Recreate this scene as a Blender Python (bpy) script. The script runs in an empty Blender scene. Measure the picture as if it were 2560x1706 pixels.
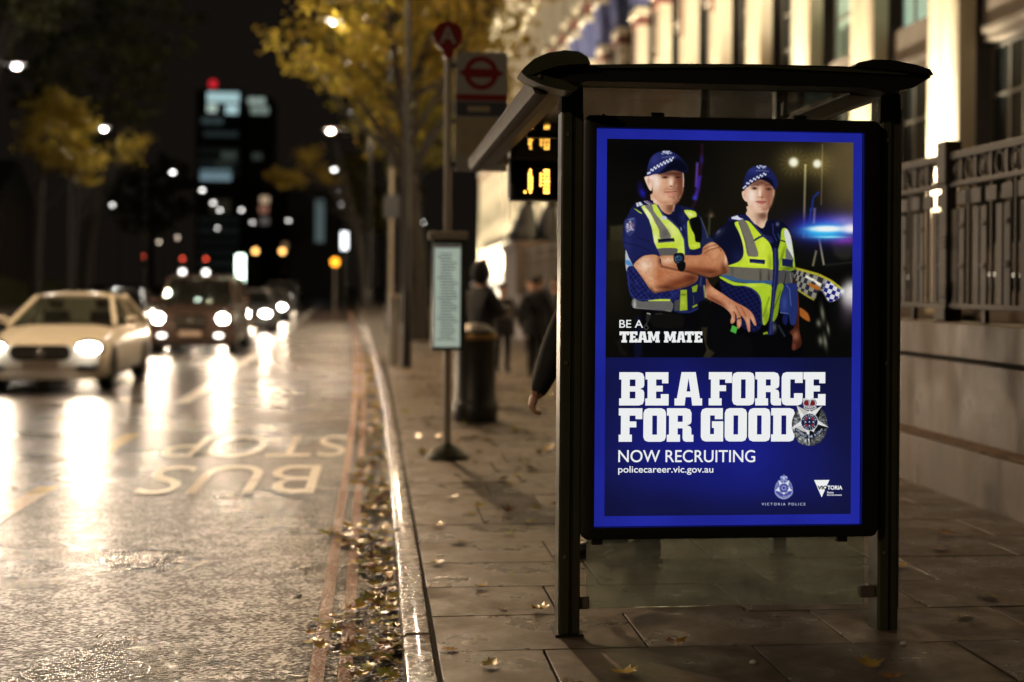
import bpy, bmesh, math, random
import numpy as np
from mathutils import Matrix, Vector

random.seed(7)
S = bpy.context.scene
COL = S.collection
R = math.radians

# ------------------------------------------------------------------ camera
cam_data = bpy.data.cameras.new("camera")
cam = bpy.data.objects.new("camera", cam_data)
COL.objects.link(cam)
cam_data.sensor_width = 36.0
cam_data.lens = 47.0
cam_data.shift_y = -0.0527
cam_data.clip_start = 0.05
cam_data.clip_end = 3000
cam.matrix_world = Matrix.Translation((0, 0, 1.53)) @ Matrix.Rotation(R(-5.91), 4, 'Z') @ Matrix.Rotation(R(90), 4, 'X') @ Matrix.Rotation(0.0072, 4, 'Z')
cam_data.dof.use_dof = True
cam_data.dof.focus_distance = 5.85
cam_data.dof.aperture_fstop = 1.12
S.camera = cam

# ------------------------------------------------------------------ night sky, exposure
world = bpy.data.worlds.new("World")
S.world = world
world.use_nodes = True
wn = world.node_tree.nodes
wbg = wn["Background"]
wbg.inputs[0].default_value = (1.0, 0.76, 0.58, 1)     # city glow on a night sky
wbg.inputs[1].default_value = 0.0065
S.view_settings.view_transform = 'Standard'
S.view_settings.look = 'None'
S.view_settings.gamma = 1.0
S.view_settings.exposure = 0.0
S.cycles.use_denoising = True
S.cycles.max_bounces = 6
S.cycles.glossy_bounces = 4
S.cycles.transmission_bounces = 6
S.cycles.transparent_max_bounces = 12
S.cycles.caustics_reflective = False
S.cycles.caustics_refractive = False
S.cycles.sample_clamp_indirect = 6.0
S.cycles.blur_glossy = 0.3

LAMP_WARM = (1.0, 0.73, 0.46)
LAMP_WHITE = (1.0, 0.90, 0.78)
HEAD_COL = (1.0, 0.76, 0.52)

# ------------------------------------------------------------------ helpers
def socket(n, *names):
    for s in names:
        if s in n.inputs: return n.inputs[s]

def mat(name, col, rough=.6, metal=0., emit=None, es=0., vary=.0, vscale=8., bump=0., bscale=60., rvary=0., rscale=6., coat=0., spec=.5, transl=0., col2=None, stretch=None):
    m = bpy.data.materials.new(name); m.use_nodes = True
    nt = m.node_tree; N = nt.nodes; L = nt.links; p = N["Principled BSDF"]
    p.inputs["Base Color"].default_value = (*col, 1); p.inputs["Roughness"].default_value = rough; p.inputs["Metallic"].default_value = metal
    socket(p, "Specular IOR Level").default_value = spec
    if coat: p.inputs["Coat Weight"].default_value = coat; p.inputs["Coat Roughness"].default_value = .08
    if emit: p.inputs["Emission Color"].default_value = (*emit, 1); p.inputs["Emission Strength"].default_value = es
    if vary or bump or rvary or col2:
        tc = N.new("ShaderNodeTexCoord"); src = tc.outputs["Object"]
        if stretch:
            mp = N.new("ShaderNodeMapping"); mp.inputs["Scale"].default_value = stretch; L.new(src, mp.inputs[0]); src = mp.outputs[0]
        def noise(sc, det=6.):
            n = N.new("ShaderNodeTexNoise"); n.inputs["Scale"].default_value = sc; n.inputs["Detail"].default_value = det; n.inputs["Roughness"].default_value = .62; L.new(src, n.inputs["Vector"]); return n
        if vary or col2:
            n = noise(vscale); r = N.new("ShaderNodeMapRange"); r.inputs[1].default_value = .3; r.inputs[2].default_value = .7; L.new(n.outputs[0], r.inputs[0])
            mx = N.new("ShaderNodeMix"); mx.data_type = 'RGBA'
            a = col2 if col2 else tuple(c * (1 - vary) for c in col); b = col if col2 else tuple(min(1, c * (1 + vary)) for c in col)
            mx.inputs[6].default_value = (*a, 1); mx.inputs[7].default_value = (*b, 1); L.new(r.outputs[0], mx.inputs[0]); L.new(mx.outputs[2], p.inputs["Base Color"])
        if rvary:
            n = noise(rscale, 4.); r = N.new("ShaderNodeMapRange"); r.inputs[1].default_value = .35; r.inputs[2].default_value = .65; r.inputs[3].default_value = max(.03, rough - rvary); r.inputs[4].default_value = min(1, rough + rvary); L.new(n.outputs[0], r.inputs[0]); L.new(r.outputs[0], p.inputs["Roughness"])
        if bump:
            n = noise(bscale, 8.); b = N.new("ShaderNodeBump"); b.inputs["Strength"].default_value = 1.; b.inputs["Distance"].default_value = bump; L.new(n.outputs[0], b.inputs["Height"]); L.new(b.outputs[0], p.inputs["Normal"])
    if transl:
        t = N.new("ShaderNodeBsdfTranslucent"); t.inputs[0].default_value = (*col, 1); mx = N.new("ShaderNodeMixShader"); mx.inputs[0].default_value = transl
        L.new(p.outputs[0], mx.inputs[1]); L.new(t.outputs[0], mx.inputs[2]); L.new(mx.outputs[0], N["Material Output"].inputs[0])
    return m

def glow(name, col, s):
    m = bpy.data.materials.new(name); m.use_nodes = True; N = m.node_tree.nodes; p = N["Principled BSDF"]
    p.inputs["Base Color"].default_value = (*[c * .5 for c in col], 1); p.inputs["Roughness"].default_value = .3
    p.inputs["Emission Color"].default_value = (*col, 1); p.inputs["Emission Strength"].default_value = s
    return m

def glass(name, tint=(.9, .95, .92), rough=.02, clear=.88, film=0.):
    """thin pane: see-through with a mirror share that grows at grazing angles"""
    m = bpy.data.materials.new(name); m.use_nodes = True; nt = m.node_tree; N = nt.nodes; L = nt.links
    N.remove(N["Principled BSDF"]); out = N["Material Output"]
    t = N.new("ShaderNodeBsdfTransparent"); t.inputs[0].default_value = (*tint, 1)
    g = N.new("ShaderNodeBsdfGlossy"); g.inputs["Roughness"].default_value = rough
    fr = N.new("ShaderNodeFresnel"); fr.inputs[0].default_value = 1.5
    mx = N.new("ShaderNodeMixShader"); L.new(fr.outputs[0], mx.inputs[0]); L.new(t.outputs[0], mx.inputs[1]); L.new(g.outputs[0], mx.inputs[2])
    last = mx
    if film:
        d = N.new("ShaderNodeBsdfDiffuse"); d.inputs[0].default_value = (.55, .55, .5, 1)
        tl = N.new("ShaderNodeBsdfTranslucent"); tl.inputs[0].default_value = (.55, .55, .5, 1); ad = N.new("ShaderNodeMixShader"); L.new(d.outputs[0], ad.inputs[1]); L.new(tl.outputs[0], ad.inputs[2])
        tc = N.new("ShaderNodeTexCoord"); n = N.new("ShaderNodeTexNoise"); n.inputs["Scale"].default_value = 9; n.inputs["Detail"].default_value = 9; n.inputs["Roughness"].default_value = .75; L.new(tc.outputs["Object"], n.inputs["Vector"])
        r = N.new("ShaderNodeMapRange"); r.inputs[1].default_value = .35; r.inputs[2].default_value = .85; r.inputs[3].default_value = film * .5; r.inputs[4].default_value = film * 2.2; L.new(n.outputs[0], r.inputs[0])
        m2 = N.new("ShaderNodeMixShader"); L.new(r.outputs[0], m2.inputs[0]); L.new(mx.outputs[0], m2.inputs[1]); L.new(ad.outputs[0], m2.inputs[2]); last = m2
    L.new(last.outputs[0], out.inputs[0])
    return m


def link(name, me, m=None, parent=None, world_coords=True):
    o = bpy.data.objects.new(name, me); COL.objects.link(o)
    if m is not None and not me.materials: me.materials.append(m)
    if parent is not None:
        o.parent = parent
        if world_coords and parent.parent is None:
            o.matrix_parent_inverse = (Matrix.Translation(parent.location) @ parent.rotation_euler.to_matrix().to_4x4()).inverted()
    return o

def tag(o, label=None, cat=None, group=None, kind=None):
    if label: o["label"] = label
    if cat: o["category"] = cat
    if group: o["group"] = group
    if kind: o["kind"] = kind
    return o

def thing(name, label, cat, loc=(0, 0, 0), rz=0., group=None):
    o = bpy.data.objects.new(name, None); COL.objects.link(o); o.location = loc; o.rotation_euler = (0, 0, rz); o.empty_display_size = .2
    return tag(o, label, cat, group)

class MB:
    def __init__(s): s.v = []; s.f = []
    def add(s, v, f):
        b = len(s.v); s.v += [tuple(p) for p in v]; s.f += [tuple(i + b for i in q) for q in f]; return s
    def box(s, x0, x1, y0, y1, z0, z1):
        return s.add([(x0, y0, z0), (x1, y0, z0), (x1, y1, z0), (x0, y1, z0), (x0, y0, z1), (x1, y0, z1), (x1, y1, z1), (x0, y1, z1)],
                     [(0, 3, 2, 1), (4, 5, 6, 7), (0, 1, 5, 4), (1, 2, 6, 5), (2, 3, 7, 6), (3, 0, 4, 7)])
    def cbox(s, x0, x1, y0, y1, z0, z1, c=.01):
        """box with chamfered edges"""
        bm = bmesh.new(); bmesh.ops.create_cube(bm, size=1.)
        for v in bm.verts: v.co = Vector(((x0 + x1) / 2 + v.co.x * (x1 - x0), (y0 + y1) / 2 + v.co.y * (y1 - y0), (z0 + z1) / 2 + v.co.z * (z1 - z0)))
        bmesh.ops.bevel(bm, geom=bm.edges[:], offset=c, segments=2, affect='EDGES', profile=.5)
        bm.verts.index_update(); s.add([v.co[:] for v in bm.verts], [[v.index for v in f.verts] for f in bm.faces]); bm.free(); return s
    def prism(s, poly, ax, a0, a1):
        n = len(poly)
        def pt(p, a): return {'x': (a, p[0], p[1]), 'y': (p[0], a, p[1]), 'z': (p[0], p[1], a)}[ax]
        v = [pt(p, a0) for p in poly] + [pt(p, a1) for p in poly]
        return s.add(v, [tuple(range(n))[::-1], tuple(range(n, 2 * n))] + [(i, (i + 1) % n, n + (i + 1) % n, n + i) for i in range(n)])
    def tube(s, p0, p1, r0, r1=None, n=10, caps=True):
        r1 = r0 if r1 is None else r1; p0 = Vector(p0); p1 = Vector(p1); d = (p1 - p0).normalized()
        a = d.orthogonal().normalized(); b = d.cross(a); v = []
        for p, r in ((p0, r0), (p1, r1)):
            for k in range(n): t = 2 * math.pi * k / n; v.append(p + (a * math.cos(t) + b * math.sin(t)) * r)
        f = [(i, (i + 1) % n, n + (i + 1) % n, n + i) for i in range(n)]
        if caps: f += [tuple(range(n))[::-1], tuple(range(n, 2 * n))]
        return s.add(v, f)
    def path(s, pts, rad, n=8):
        for i in range(len(pts) - 1):
            r0 = rad[i] if isinstance(rad, (list, tuple)) else rad; r1 = rad[i + 1] if isinstance(rad, (list, tuple)) else rad
            s.tube(pts[i], pts[i + 1], r0, r1, n)
        return s
    def lathe(s, prof, c=(0, 0, 0), n=20):
        v = []
        for r, z in prof:
            for k in range(n): t = 2 * math.pi * k / n; v.append((c[0] + r * math.cos(t), c[1] + r * math.sin(t), c[2] + z))
        f = []
        for j in range(len(prof) - 1):
            for i in range(n): f.append((j * n + i, j * n + (i + 1) % n, (j + 1) * n + (i + 1) % n, (j + 1) * n + i))
        f += [tuple(range(n))[::-1], tuple(range((len(prof) - 1) * n, len(prof) * n))]
        return s.add(v, f)
    def ball(s, c, rx, ry=None, rz=None, n=12):
        ry = rx if ry is None else ry; rz = rx if rz is None else rz; m = n // 2
        v = [(c[0], c[1], c[2] - rz)]; f = []
        for j in range(1, m):
            ph = math.pi * j / m - math.pi / 2
            for i in range(n): t = 2 * math.pi * i / n; v.append((c[0] + rx * math.cos(ph) * math.cos(t), c[1] + ry * math.cos(ph) * math.sin(t), c[2] + rz * math.sin(ph)))
        v.append((c[0], c[1], c[2] + rz)); T = len(v) - 1
        for i in range(n):
            f.append((0, 1 + (i + 1) % n, 1 + i)); f.append((T, 1 + (m - 2) * n + i, 1 + (m - 2) * n + (i + 1) % n))
            for j in range(m - 2): a = 1 + j * n; f.append((a + i, a + (i + 1) % n, a + n + (i + 1) % n, a + n + i))
        return s.add(v, f)
    def loft(s, rings, closed=True, caps=True):
        n = len(rings[0]); v = [p for r in rings for p in r]; f = []
        for j in range(len(rings) - 1):
            for i in range(n if closed else n - 1): f.append((j * n + i, j * n + (i + 1) % n, (j + 1) * n + (i + 1) % n, (j + 1) * n + i))
        if caps: f += [tuple(range(n))[::-1], tuple(range((len(rings) - 1) * n, len(rings) * n))]
        return s.add(v, f)
    def mesh(s, name, smooth=False):
        me = bpy.data.meshes.new(name); me.from_pydata(s.v, [], s.f); me.update()
        bm = bmesh.new(); bm.from_mesh(me); bmesh.ops.recalc_face_normals(bm, faces=bm.faces); bm.to_mesh(me); bm.free()
        if smooth:
            me.polygons.foreach_set("use_smooth", [True] * len(me.polygons))
            try: me.set_sharp_from_angle(angle=R(38 if smooth is True else smooth))
            except Exception: pass
        return me
    def build(s, name, m, parent=None, smooth=False, local=False):
        return link(name, s.mesh(name, smooth), m, parent, not local)

def dup(root, loc, rz=None, label=None):
    r = root.copy(); COL.objects.link(r); r.location = loc
    if rz is not None: r.rotation_euler = (0, 0, rz)
    if label: r["label"] = label
    for ch in root.children:
        c = ch.copy(); COL.objects.link(c); c.parent = r
        for g in ch.children: d = g.copy(); COL.objects.link(d); d.parent = c
    return r

def lamp_light(kind, loc, energy, col, parent=None, target=None, size=R(120), blend=.6, radius=.1, name="light"):
    d = bpy.data.lights.new(name, kind); d.energy = energy; d.color = col; d.shadow_soft_size = radius
    if kind == 'SPOT': d.spot_size = size; d.spot_blend = blend
    o = bpy.data.objects.new(name, d); COL.objects.link(o); o.location = loc
    if target is not None: o.rotation_euler = (Vector(target) - Vector(loc)).to_track_quat('-Z', 'Y').to_euler()
    if parent is not None:
        o.parent = parent; o.matrix_parent_inverse = (Matrix.Translation(parent.location) @ parent.rotation_euler.to_matrix().to_4x4()).inverted()
    return o

def rrect(x0, x1, y0, y1, r, n=5):
    p = []
    for cx, cy, a in ((x1 - r, y0 + r, -90), (x1 - r, y1 - r, 0), (x0 + r, y1 - r, 90), (x0 + r, y0 + r, 180)):
        for k in range(n + 1): t = R(a + 90 * k / n); p.append((cx + r * math.cos(t), cy + r * math.sin(t)))
    return p

def kx(y):
    """x of the kerb face along the street, which bends gently to the left far away"""
    t = [(-30, .14), (0, .14), (13, .14), (18, .125), (24, .07), (35, -.1), (46, -.3), (58, -.53), (85, -1.15), (120, -2.0), (190, -3.4), (400, -9)]
    for (a, p), (b, q) in zip(t, t[1:]):
        if y <= b: return p + (q - p) * (y - a) / (b - a)
    return t[-1][1]
ROADW = 15.0
# ================================================================== SETTING
def road_material(name, base, base2, rough, wet, bumpd, film=.95):
    m = bpy.data.materials.new(name); m.use_nodes = True; nt = m.node_tree; N = nt.nodes; L = nt.links; p = N["Principled BSDF"]
    tc = N.new("ShaderNodeTexCoord")
    vo = N.new("ShaderNodeTexVoronoi"); vo.feature = 'SMOOTH_F1'; vo.inputs["Scale"].default_value = 52.; vo.inputs["Smoothness"].default_value = .35; L.new(tc.outputs["Object"], vo.inputs["Vector"])
    n1 = N.new("ShaderNodeTexNoise"); n1.inputs["Scale"].default_value = 44.; n1.inputs["Detail"].default_value = 2.2; n1.inputs["Roughness"].default_value = .5; L.new(tc.outputs["Object"], n1.inputs["Vector"])
    n2 = N.new("ShaderNodeTexNoise"); n2.inputs["Scale"].default_value = .55; n2.inputs["Detail"].default_value = 5; L.new(tc.outputs["Object"], n2.inputs["Vector"])
    ad = N.new("ShaderNodeMath"); ad.operation = 'MULTIPLY_ADD'; ad.inputs[1].default_value = -.8; L.new(vo.outputs["Distance"], ad.inputs[0]); L.new(n1.outputs[0], ad.inputs[2])
    n3 = N.new("ShaderNodeTexNoise"); n3.inputs["Scale"].default_value = 8.; n3.inputs["Detail"].default_value = 2.; L.new(tc.outputs["Object"], n3.inputs["Vector"])
    a3 = N.new("ShaderNodeMath"); a3.operation = 'MULTIPLY_ADD'; a3.inputs[1].default_value = 1.4; L.new(n3.outputs[0], a3.inputs[0]); L.new(ad.outputs[0], a3.inputs[2])
    b = N.new("ShaderNodeBump"); b.inputs["Strength"].default_value = 1.; b.inputs["Distance"].default_value = bumpd; L.new(a3.outputs[0], b.inputs["Height"]); L.new(b.outputs[0], p.inputs["Normal"])
    mx = N.new("ShaderNodeMix"); mx.data_type = 'RGBA'; mx.inputs[6].default_value = (*base, 1); mx.inputs[7].default_value = (*base2, 1); L.new(n1.outputs[0], mx.inputs[0]); L.new(mx.outputs[2], p.inputs["Base Color"])
    r = N.new("ShaderNodeMapRange"); r.inputs[1].default_value = .35; r.inputs[2].default_value = .65; r.inputs[3].default_value = rough - wet; r.inputs[4].default_value = rough + wet; L.new(n2.outputs[0], r.inputs[0]); L.new(r.outputs[0], p.inputs["Roughness"])
    # the film of water is broken: some chips stand dry, others lie under it
    n4 = N.new("ShaderNodeTexNoise"); n4.inputs["Scale"].default_value = 6.; n4.inputs["Detail"].default_value = 5.; n4.inputs["Roughness"].default_value = .75; L.new(tc.outputs["Object"], n4.inputs["Vector"])
    n5 = N.new("ShaderNodeTexNoise"); n5.inputs["Scale"].default_value = 46.; n5.inputs["Detail"].default_value = 1.; L.new(tc.outputs["Object"], n5.inputs["Vector"])
    s1 = N.new("ShaderNodeMath"); s1.operation = 'MULTIPLY_ADD'; s1.inputs[1].default_value = .8; L.new(n4.outputs[0], s1.inputs[0]); L.new(n5.outputs[0], s1.inputs[2])
    s2 = N.new("ShaderNodeMath"); s2.operation = 'MULTIPLY_ADD'; s2.inputs[1].default_value = .35; L.new(n2.outputs[0], s2.inputs[0]); L.new(s1.outputs[0], s2.inputs[2])
    sr = N.new("ShaderNodeMapRange"); sr.inputs[1].default_value = 1.06; sr.inputs[2].default_value = 1.34; sr.inputs[3].default_value = .02; sr.inputs[4].default_value = film; L.new(s2.outputs[0], sr.inputs[0]); L.new(sr.outputs[0], socket(p, "Specular IOR Level"))
    return m
M_ASPHALT = road_material("wet_asphalt", (.018, .016, .015), (.034, .026, .021), .29, .04, .0058, .9)
M_BUSLANE = road_material("wet_red_asphalt", (.045, .028, .020), (.085, .055, .040), .28, .06, .008)
M_REDPAINT = road_material("wet_red_paint", (.46, .27, .20), (.60, .37, .28), .30, .05, .010)
M_WHITEPAINT = road_material("wet_white_paint", (.55, .54, .50), (.75, .74, .70), .28, .05, .006)
M_YELPAINT = road_material("wet_yellow_paint", (.50, .38, .15), (.66, .50, .22), .28, .05, .006)
M_SLAB = mat("wet_paving", (.125, .100, .076), .42, vary=.5, vscale=3.4, bump=.0022, bscale=120, rvary=.24, rscale=2.8, spec=.5)
M_SLAB2 = mat("wet_paving_pale", (.145, .117, .090), .46, vary=.45, vscale=4.3, bump=.0022, bscale=110, rvary=.24, rscale=3.2)
M_SLAB3 = mat("wet_paving_dark", (.10, .078, .058), .36, vary=.5, vscale=3.1, bump=.0022, bscale=120, rvary=.24, rscale=2.6)
M_KERB = mat("granite_kerb", (.30, .235, .175), .22, col2=(.085, .065, .05), vscale=30, bump=.008, bscale=45, coat=.3, rvary=.12, rscale=14)
M_GROUND = mat("dark_soil", (.02, .019, .015), .9, vary=.3, vscale=.4)
M_STONE = mat("weathered_stone", (.15, .118, .092), .42, vary=.5, vscale=1.6, bump=.004, bscale=40, rvary=.16, rscale=3, stretch=(1, 1, .35))
M_GROOVE = mat("stone_joint", (.05, .045, .04), .9)
M_LEDGE = mat("mossy_ledge", (.16, .10, .06), .8, vary=.3, vscale=9)

def add_spots(m, scale, thr, col, amount):
    """trodden gum and stains: round spots of their own colour"""
    nt = m.node_tree; N = nt.nodes; L = nt.links; p = N["Principled BSDF"]; old = p.inputs["Base Color"].links[0].from_socket
    tc = N.new("ShaderNodeTexCoord"); g = N.new("ShaderNodeNewGeometry"); vo = N.new("ShaderNodeTexVoronoi"); vo.inputs["Scale"].default_value = scale; L.new(g.outputs["Position"], vo.inputs["Vector"])
    r = N.new("ShaderNodeMapRange"); r.inputs[1].default_value = thr; r.inputs[2].default_value = thr * 1.35; r.inputs[3].default_value = amount; r.inputs[4].default_value = 0.; L.new(vo.outputs["Distance"], r.inputs[0])
    mx = N.new("ShaderNodeMix"); mx.data_type = 'RGBA'; mx.inputs[7].default_value = (*col, 1); L.new(r.outputs[0], mx.inputs[0]); L.new(old, mx.inputs[6]); L.new(mx.outputs[2], p.inputs["Base Color"])
for m_ in (M_SLAB, M_SLAB2, M_SLAB3): add_spots(m_, 5.5, .085, (.045, .04, .036), .8); add_spots(m_, 2.3, .06, (.26, .23, .2), .55)
Z0 = -.12
def strip(f0, f1, ys, z, name, m, parent=None, kind=None):
    b = MB(); v = []
    for y in ys: v += [(f0(y), y, z), (f1(y), y, z)]
    b.add(v, [(2 * i, 2 * i + 1, 2 * i + 3, 2 * i + 2) for i in range(len(ys) - 1)])
    o = b.build(name, m, parent)
    if kind: o["kind"] = kind
    return o
YS = [-30, -12, 0, 4, 8, 13, 18, 24, 30, 35, 40, 46, 52, 58, 66, 75, 85, 100, 120, 150, 190, 260, 400]
b = MB(); b.add([(-1500, -400, -.5), (1500, -400, -.5), (1500, 2500, -.5), (-1500, 2500, -.5)], [(0, 1, 2, 3)])
g = b.build("ground", M_GROUND); g["kind"] = "structure"; g["label"] = "dark open ground beyond the street"
road = strip(lambda y: kx(y) - ROADW, lambda y: kx(y), YS, Z0, "road", M_ASPHALT, None, "structure"); road["label"] = "wet dark asphalt road shining in the headlights"
strip(lambda y: kx(y) - 2.55, lambda y: kx(y) - .02, [15.3] + [y for y in YS if y > 15.3], Z0 + .0015, "bus_lane_surface", M_BUSLANE, road)
def lines(off0, off1, ys, m, name, z=Z0 + .003): return strip(lambda y: kx(y) + off0, lambda y: kx(y) + off1, ys, z, name, m, road)
YL = [2.5, 4, 8, 13, 18, 24, 30, 35, 40, 46, 52, 58, 66, 75, 85, 100, 120]
lines(-.40, -.337, YL, M_REDPAINT, "red_line"); lines(-.279, -.218, YL, M_REDPAINT, "red_line")
lines(-2.86, -2.66, [19, 24, 30, 35, 40, 46, 52, 58, 66, 75, 85, 100, 120, 150], M_WHITEPAINT, "lane_line")
for y0 in (5.4, 9.3, 13.2): lines(-2.84, -2.68, [y0, y0 + 1.9], M_YELPAINT, "bus_bay_dash")
for y0 in range(6, 110, 6): lines(-6.75, -6.63, [y0, y0 + 2.2], M_WHITEPAINT, "lane_dash")
b = MB()      # cast iron gully grating and a patched trench in the asphalt
lines(-.21, -.02, [16.2, 16.65], mat("cast_iron", (.03, .03, .03), .45, bump=.004, bscale=40), "gully_cover")

def road_word(word, x_right, x_left, y_near, y_far):
    """painted letters, read by drivers who come towards the stop"""
    cu = bpy.data.curves.new("word", 'FONT'); cu.body = word; cu.size = 1.; cu.offset = -.004
    o = bpy.data.objects.new("word", cu); COL.objects.link(o); bpy.context.view_layer.update()
    me = bpy.data.meshes.new_from_object(o.evaluated_get(bpy.context.evaluated_depsgraph_get())); bpy.data.objects.remove(o)
    co = np.array([v.co[:] for v in me.vertices]); lo, hi = co.min(0), co.max(0)
    for v in me.vertices:
        t = (v.co.x - lo[0]) / (hi[0] - lo[0]); s_ = (v.co.y - lo[1]) / (hi[1] - lo[1])
        v.co = (x_right + (x_left - x_right) * t, y_far + (y_near - y_far) * s_, Z0 + .0045)
    o = link("painted_word", me, M_YELPAINT if False else M_ROADWORD, road); o["label"] = "painted road word " + word
M_ROADWORD = road_material("worn_cream_paint", (.90, .86, .74), (.95, .92, .84), .29, .05, .0058, 2.2)
road_word("BUS", -.46, -1.90, 10.72, 12.40)
road_word("STOP", -.27, -2.05, 13.02, 14.80)

# ---- kerb of granite stones
kerb = thing("kerb", None, None, (.2, 0, 0)); kerb["kind"] = "structure"; kerb["label"] = "granite kerb with a wet shining edge"
y = 2.6; i = 0
while y < 70:
    ln = random.uniform(.78, .98) if y < 30 else 2.4
    x0, x1 = kx(y), kx(y + ln); w = .125; dz = random.uniform(-.004, .004); dx = random.uniform(-.003, .003)
    def ring(x, yy):
        return [(x + dx, yy, Z0 - .05), (x + dx, yy, -.022 + dz), (x + .006 + dx, yy, -.008 + dz), (x + .020 + dx, yy, dz), (x + w - .008 + dx, yy, dz + .001), (x + w + dx, yy, -.012 + dz), (x + w + dx, yy, Z0 - .05)]
    MB().loft([ring(x0, y + .006), ring((x0 + x1) / 2, y + ln / 2), ring(x1, y + ln - .006)]).build("kerb_stone", M_KERB, kerb, smooth=True)
    y += ln; i += 1
strip(lambda y: kx(y) - .001, lambda y: kx(y) + .13, [70] + [q for q in YS if q > 70], 0, "kerb_far", M_KERB, kerb)

# ---- pavement: bedding sheet, slabs laid in rows
pav = strip(lambda y: kx(y) + .11, lambda y: 4.36, YS, -.03, "pavement", mat("joint_sand", (.05, .042, .034), .85), None, "structure"); pav["label"] = "wet paved footway with dark joints"
slab_cache = {}
def slab(x0, x1, y0, y1):
    key = (round(x1 - x0, 3), round(y1 - y0, 3), random.randrange(3))
    if key not in slab_cache:
        w, d = key[0] / 2 - .0055, key[1] / 2 - .0055
        q = .0025; v = [(-w, -d, -.028), (w, -d, -.028), (w, d, -.028), (-w, d, -.028), (-w, -d, -q), (w, -d, -q), (w, d, -q), (-w, d, -q), (-w + q, -d + q, 0), (w - q, -d + q, 0), (w - q, d - q, 0), (-w + q, d - q, 0)]
        f = [(0, 1, 5, 4), (1, 2, 6, 5), (2, 3, 7, 6), (3, 0, 4, 7), (4, 5, 9, 8), (5, 6, 10, 9), (6, 7, 11, 10), (7, 4, 8, 11), (8, 9, 10, 11)]
        slab_cache[key] = MB().add(v, f).mesh("paving_slab"); slab_cache[key].materials.append((M_SLAB, M_SLAB2, M_SLAB3)[key[2]])
    o = link("paving_slab", slab_cache[key], None, pav); o.location = ((x0 + x1) / 2, (y0 + y1) / 2, random.uniform(-.0025, .0015)); o.rotation_euler = (random.uniform(-.003, .003), random.uniform(-.003, .003), 0)
y = 3.2; row = 0
while y < 27.5:
    x = .275; offs = (.45, .75, .6)[row % 3]; first = True
    while x < 4.3:
        w = offs if first and row % 2 else .9; first = False
        x1 = min(x + w, 4.34)
        if x1 - x > .06: slab(x, x1, y, y + .6)
        x = x1
    y += .6; row += 1
strip(lambda y: kx(y) + .135, lambda y: 4.36, [y] + [q for q in YS if q > y], -.002, "far_paving", M_SLAB, pav)
lp = strip(lambda y: kx(y) - ROADW - 9, lambda y: kx(y) - ROADW, YS, 0, "far_pavement", M_SLAB, None, "structure"); lp["label"] = "dark pavement across the road"
b = MB(); ys = YS
b.loft([[(kx(q) - ROADW - .15, q, Z0), (kx(q) - ROADW - .15, q, .012), (kx(q) - ROADW + .01, q, .012), (kx(q) - ROADW + .01, q, Z0)] for q in ys]).build("far_kerb", M_KERB)["kind"] = "structure"

# ---- stone wall between the footway and the building's area
wall = thing("boundary_wall", "low weathered stone wall with dark groove, below the railing at the right", "wall", (4.4, 10, 0))
def wprism(poly, name, m): MB().prism(poly, 'y', 2.2, 40.6).build(name, m, wall)
wprism([(4.27, -.04), (4.27, .375), (4.30, .388), (4.60, .388), (4.60, -.04)], "plinth_course", M_STONE)
wprism([(4.285, .3885), (4.285, .402), (4.38, .42), (4.60, .42), (4.60, .3885)], "ledge", M_LEDGE)
wprism([(4.375, .42), (4.375, .985), (4.60, .985), (4.60, .42)], "wall_course", M_STONE)
wprism([(4.42, .985), (4.42, 1.028), (4.60, 1.028), (4.60, .985)], "groove", M_GROOVE)
wprism([(4.365, 1.028), (4.365, 1.272), (4.385, 1.285), (4.64, 1.285), (4.64, 1.028)], "coping", M_STONE)
# ================================================================== BUILDING WITH FLOODLIT COLUMNS
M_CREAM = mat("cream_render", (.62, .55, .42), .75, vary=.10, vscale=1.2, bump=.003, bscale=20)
M_CREAM2 = mat("shaded_render", (.085, .068, .054), .8, vary=.2, vscale=1.)  # cream render of the bays, with its shade put into the colour
M_RED = mat("painted_red", (.17, .07, .055), .6, vary=.15, vscale=3)
M_BLUE = mat("painted_blue", (.085, .095, .22), .6, vary=.15, vscale=3)
M_FRAME = mat("window_frame_paint", (.10, .095, .085), .5)
M_PANE = mat("dark_window_glass", (.012, .014, .014), .06, spec=.8)
M_PANELIT = glow("lit_window_glass", (.50, .78, .66), .38)
M_PANEDIM = glow("dim_window_glass", (.34, .52, .46), .09)
M_PANEWARM = glow("warm_shopfront_glass", (1., .88, .66), 2.6)
M_BRONZE = mat("black_bronze", (.012, .012, .012), .35)
M_FLOOD = mat("flood_housing", (.03, .03, .03), .5)
M_FLOODGLASS = glow("flood_glass", (1., .90, .68), 2.5)

bld = thing("office_building", "long pale office building with floodlit columns and coloured capitals behind the railing", "building", (9, 40, 0))
FX = 8.0; SP = 3.2; Y0 = 18.3; K0, K1 = -3, 26
YB0, YB1 = Y0 + K0 * SP - 1.6, Y0 + K1 * SP + 1.6
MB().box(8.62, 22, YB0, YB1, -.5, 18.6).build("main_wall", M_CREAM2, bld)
MB().prism([(8.10, 12.7), (8.02, 12.9), (8.02, 16.9), (7.80, 17.2), (7.80, 17.6), (7.45, 18.0), (7.40, 18.7), (9.2, 18.7), (9.2, 12.7)], 'y', YB0, YB1).build("entablature", M_CREAM, bld)
for q in range(46):      # block ornament under the cornice
    yy = YB0 + 1.0 + q * (YB1 - YB0 - 2) / 45
    MB().box(7.72, 8.04, yy - .35, yy + .35, 15.4, 16.5).build("frieze_block", M_CREAM, bld)
MB().box(8.30, 8.62, YB0, YB1, -.5, 2.1).build("base_course", M_CREAM2, bld)
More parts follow.
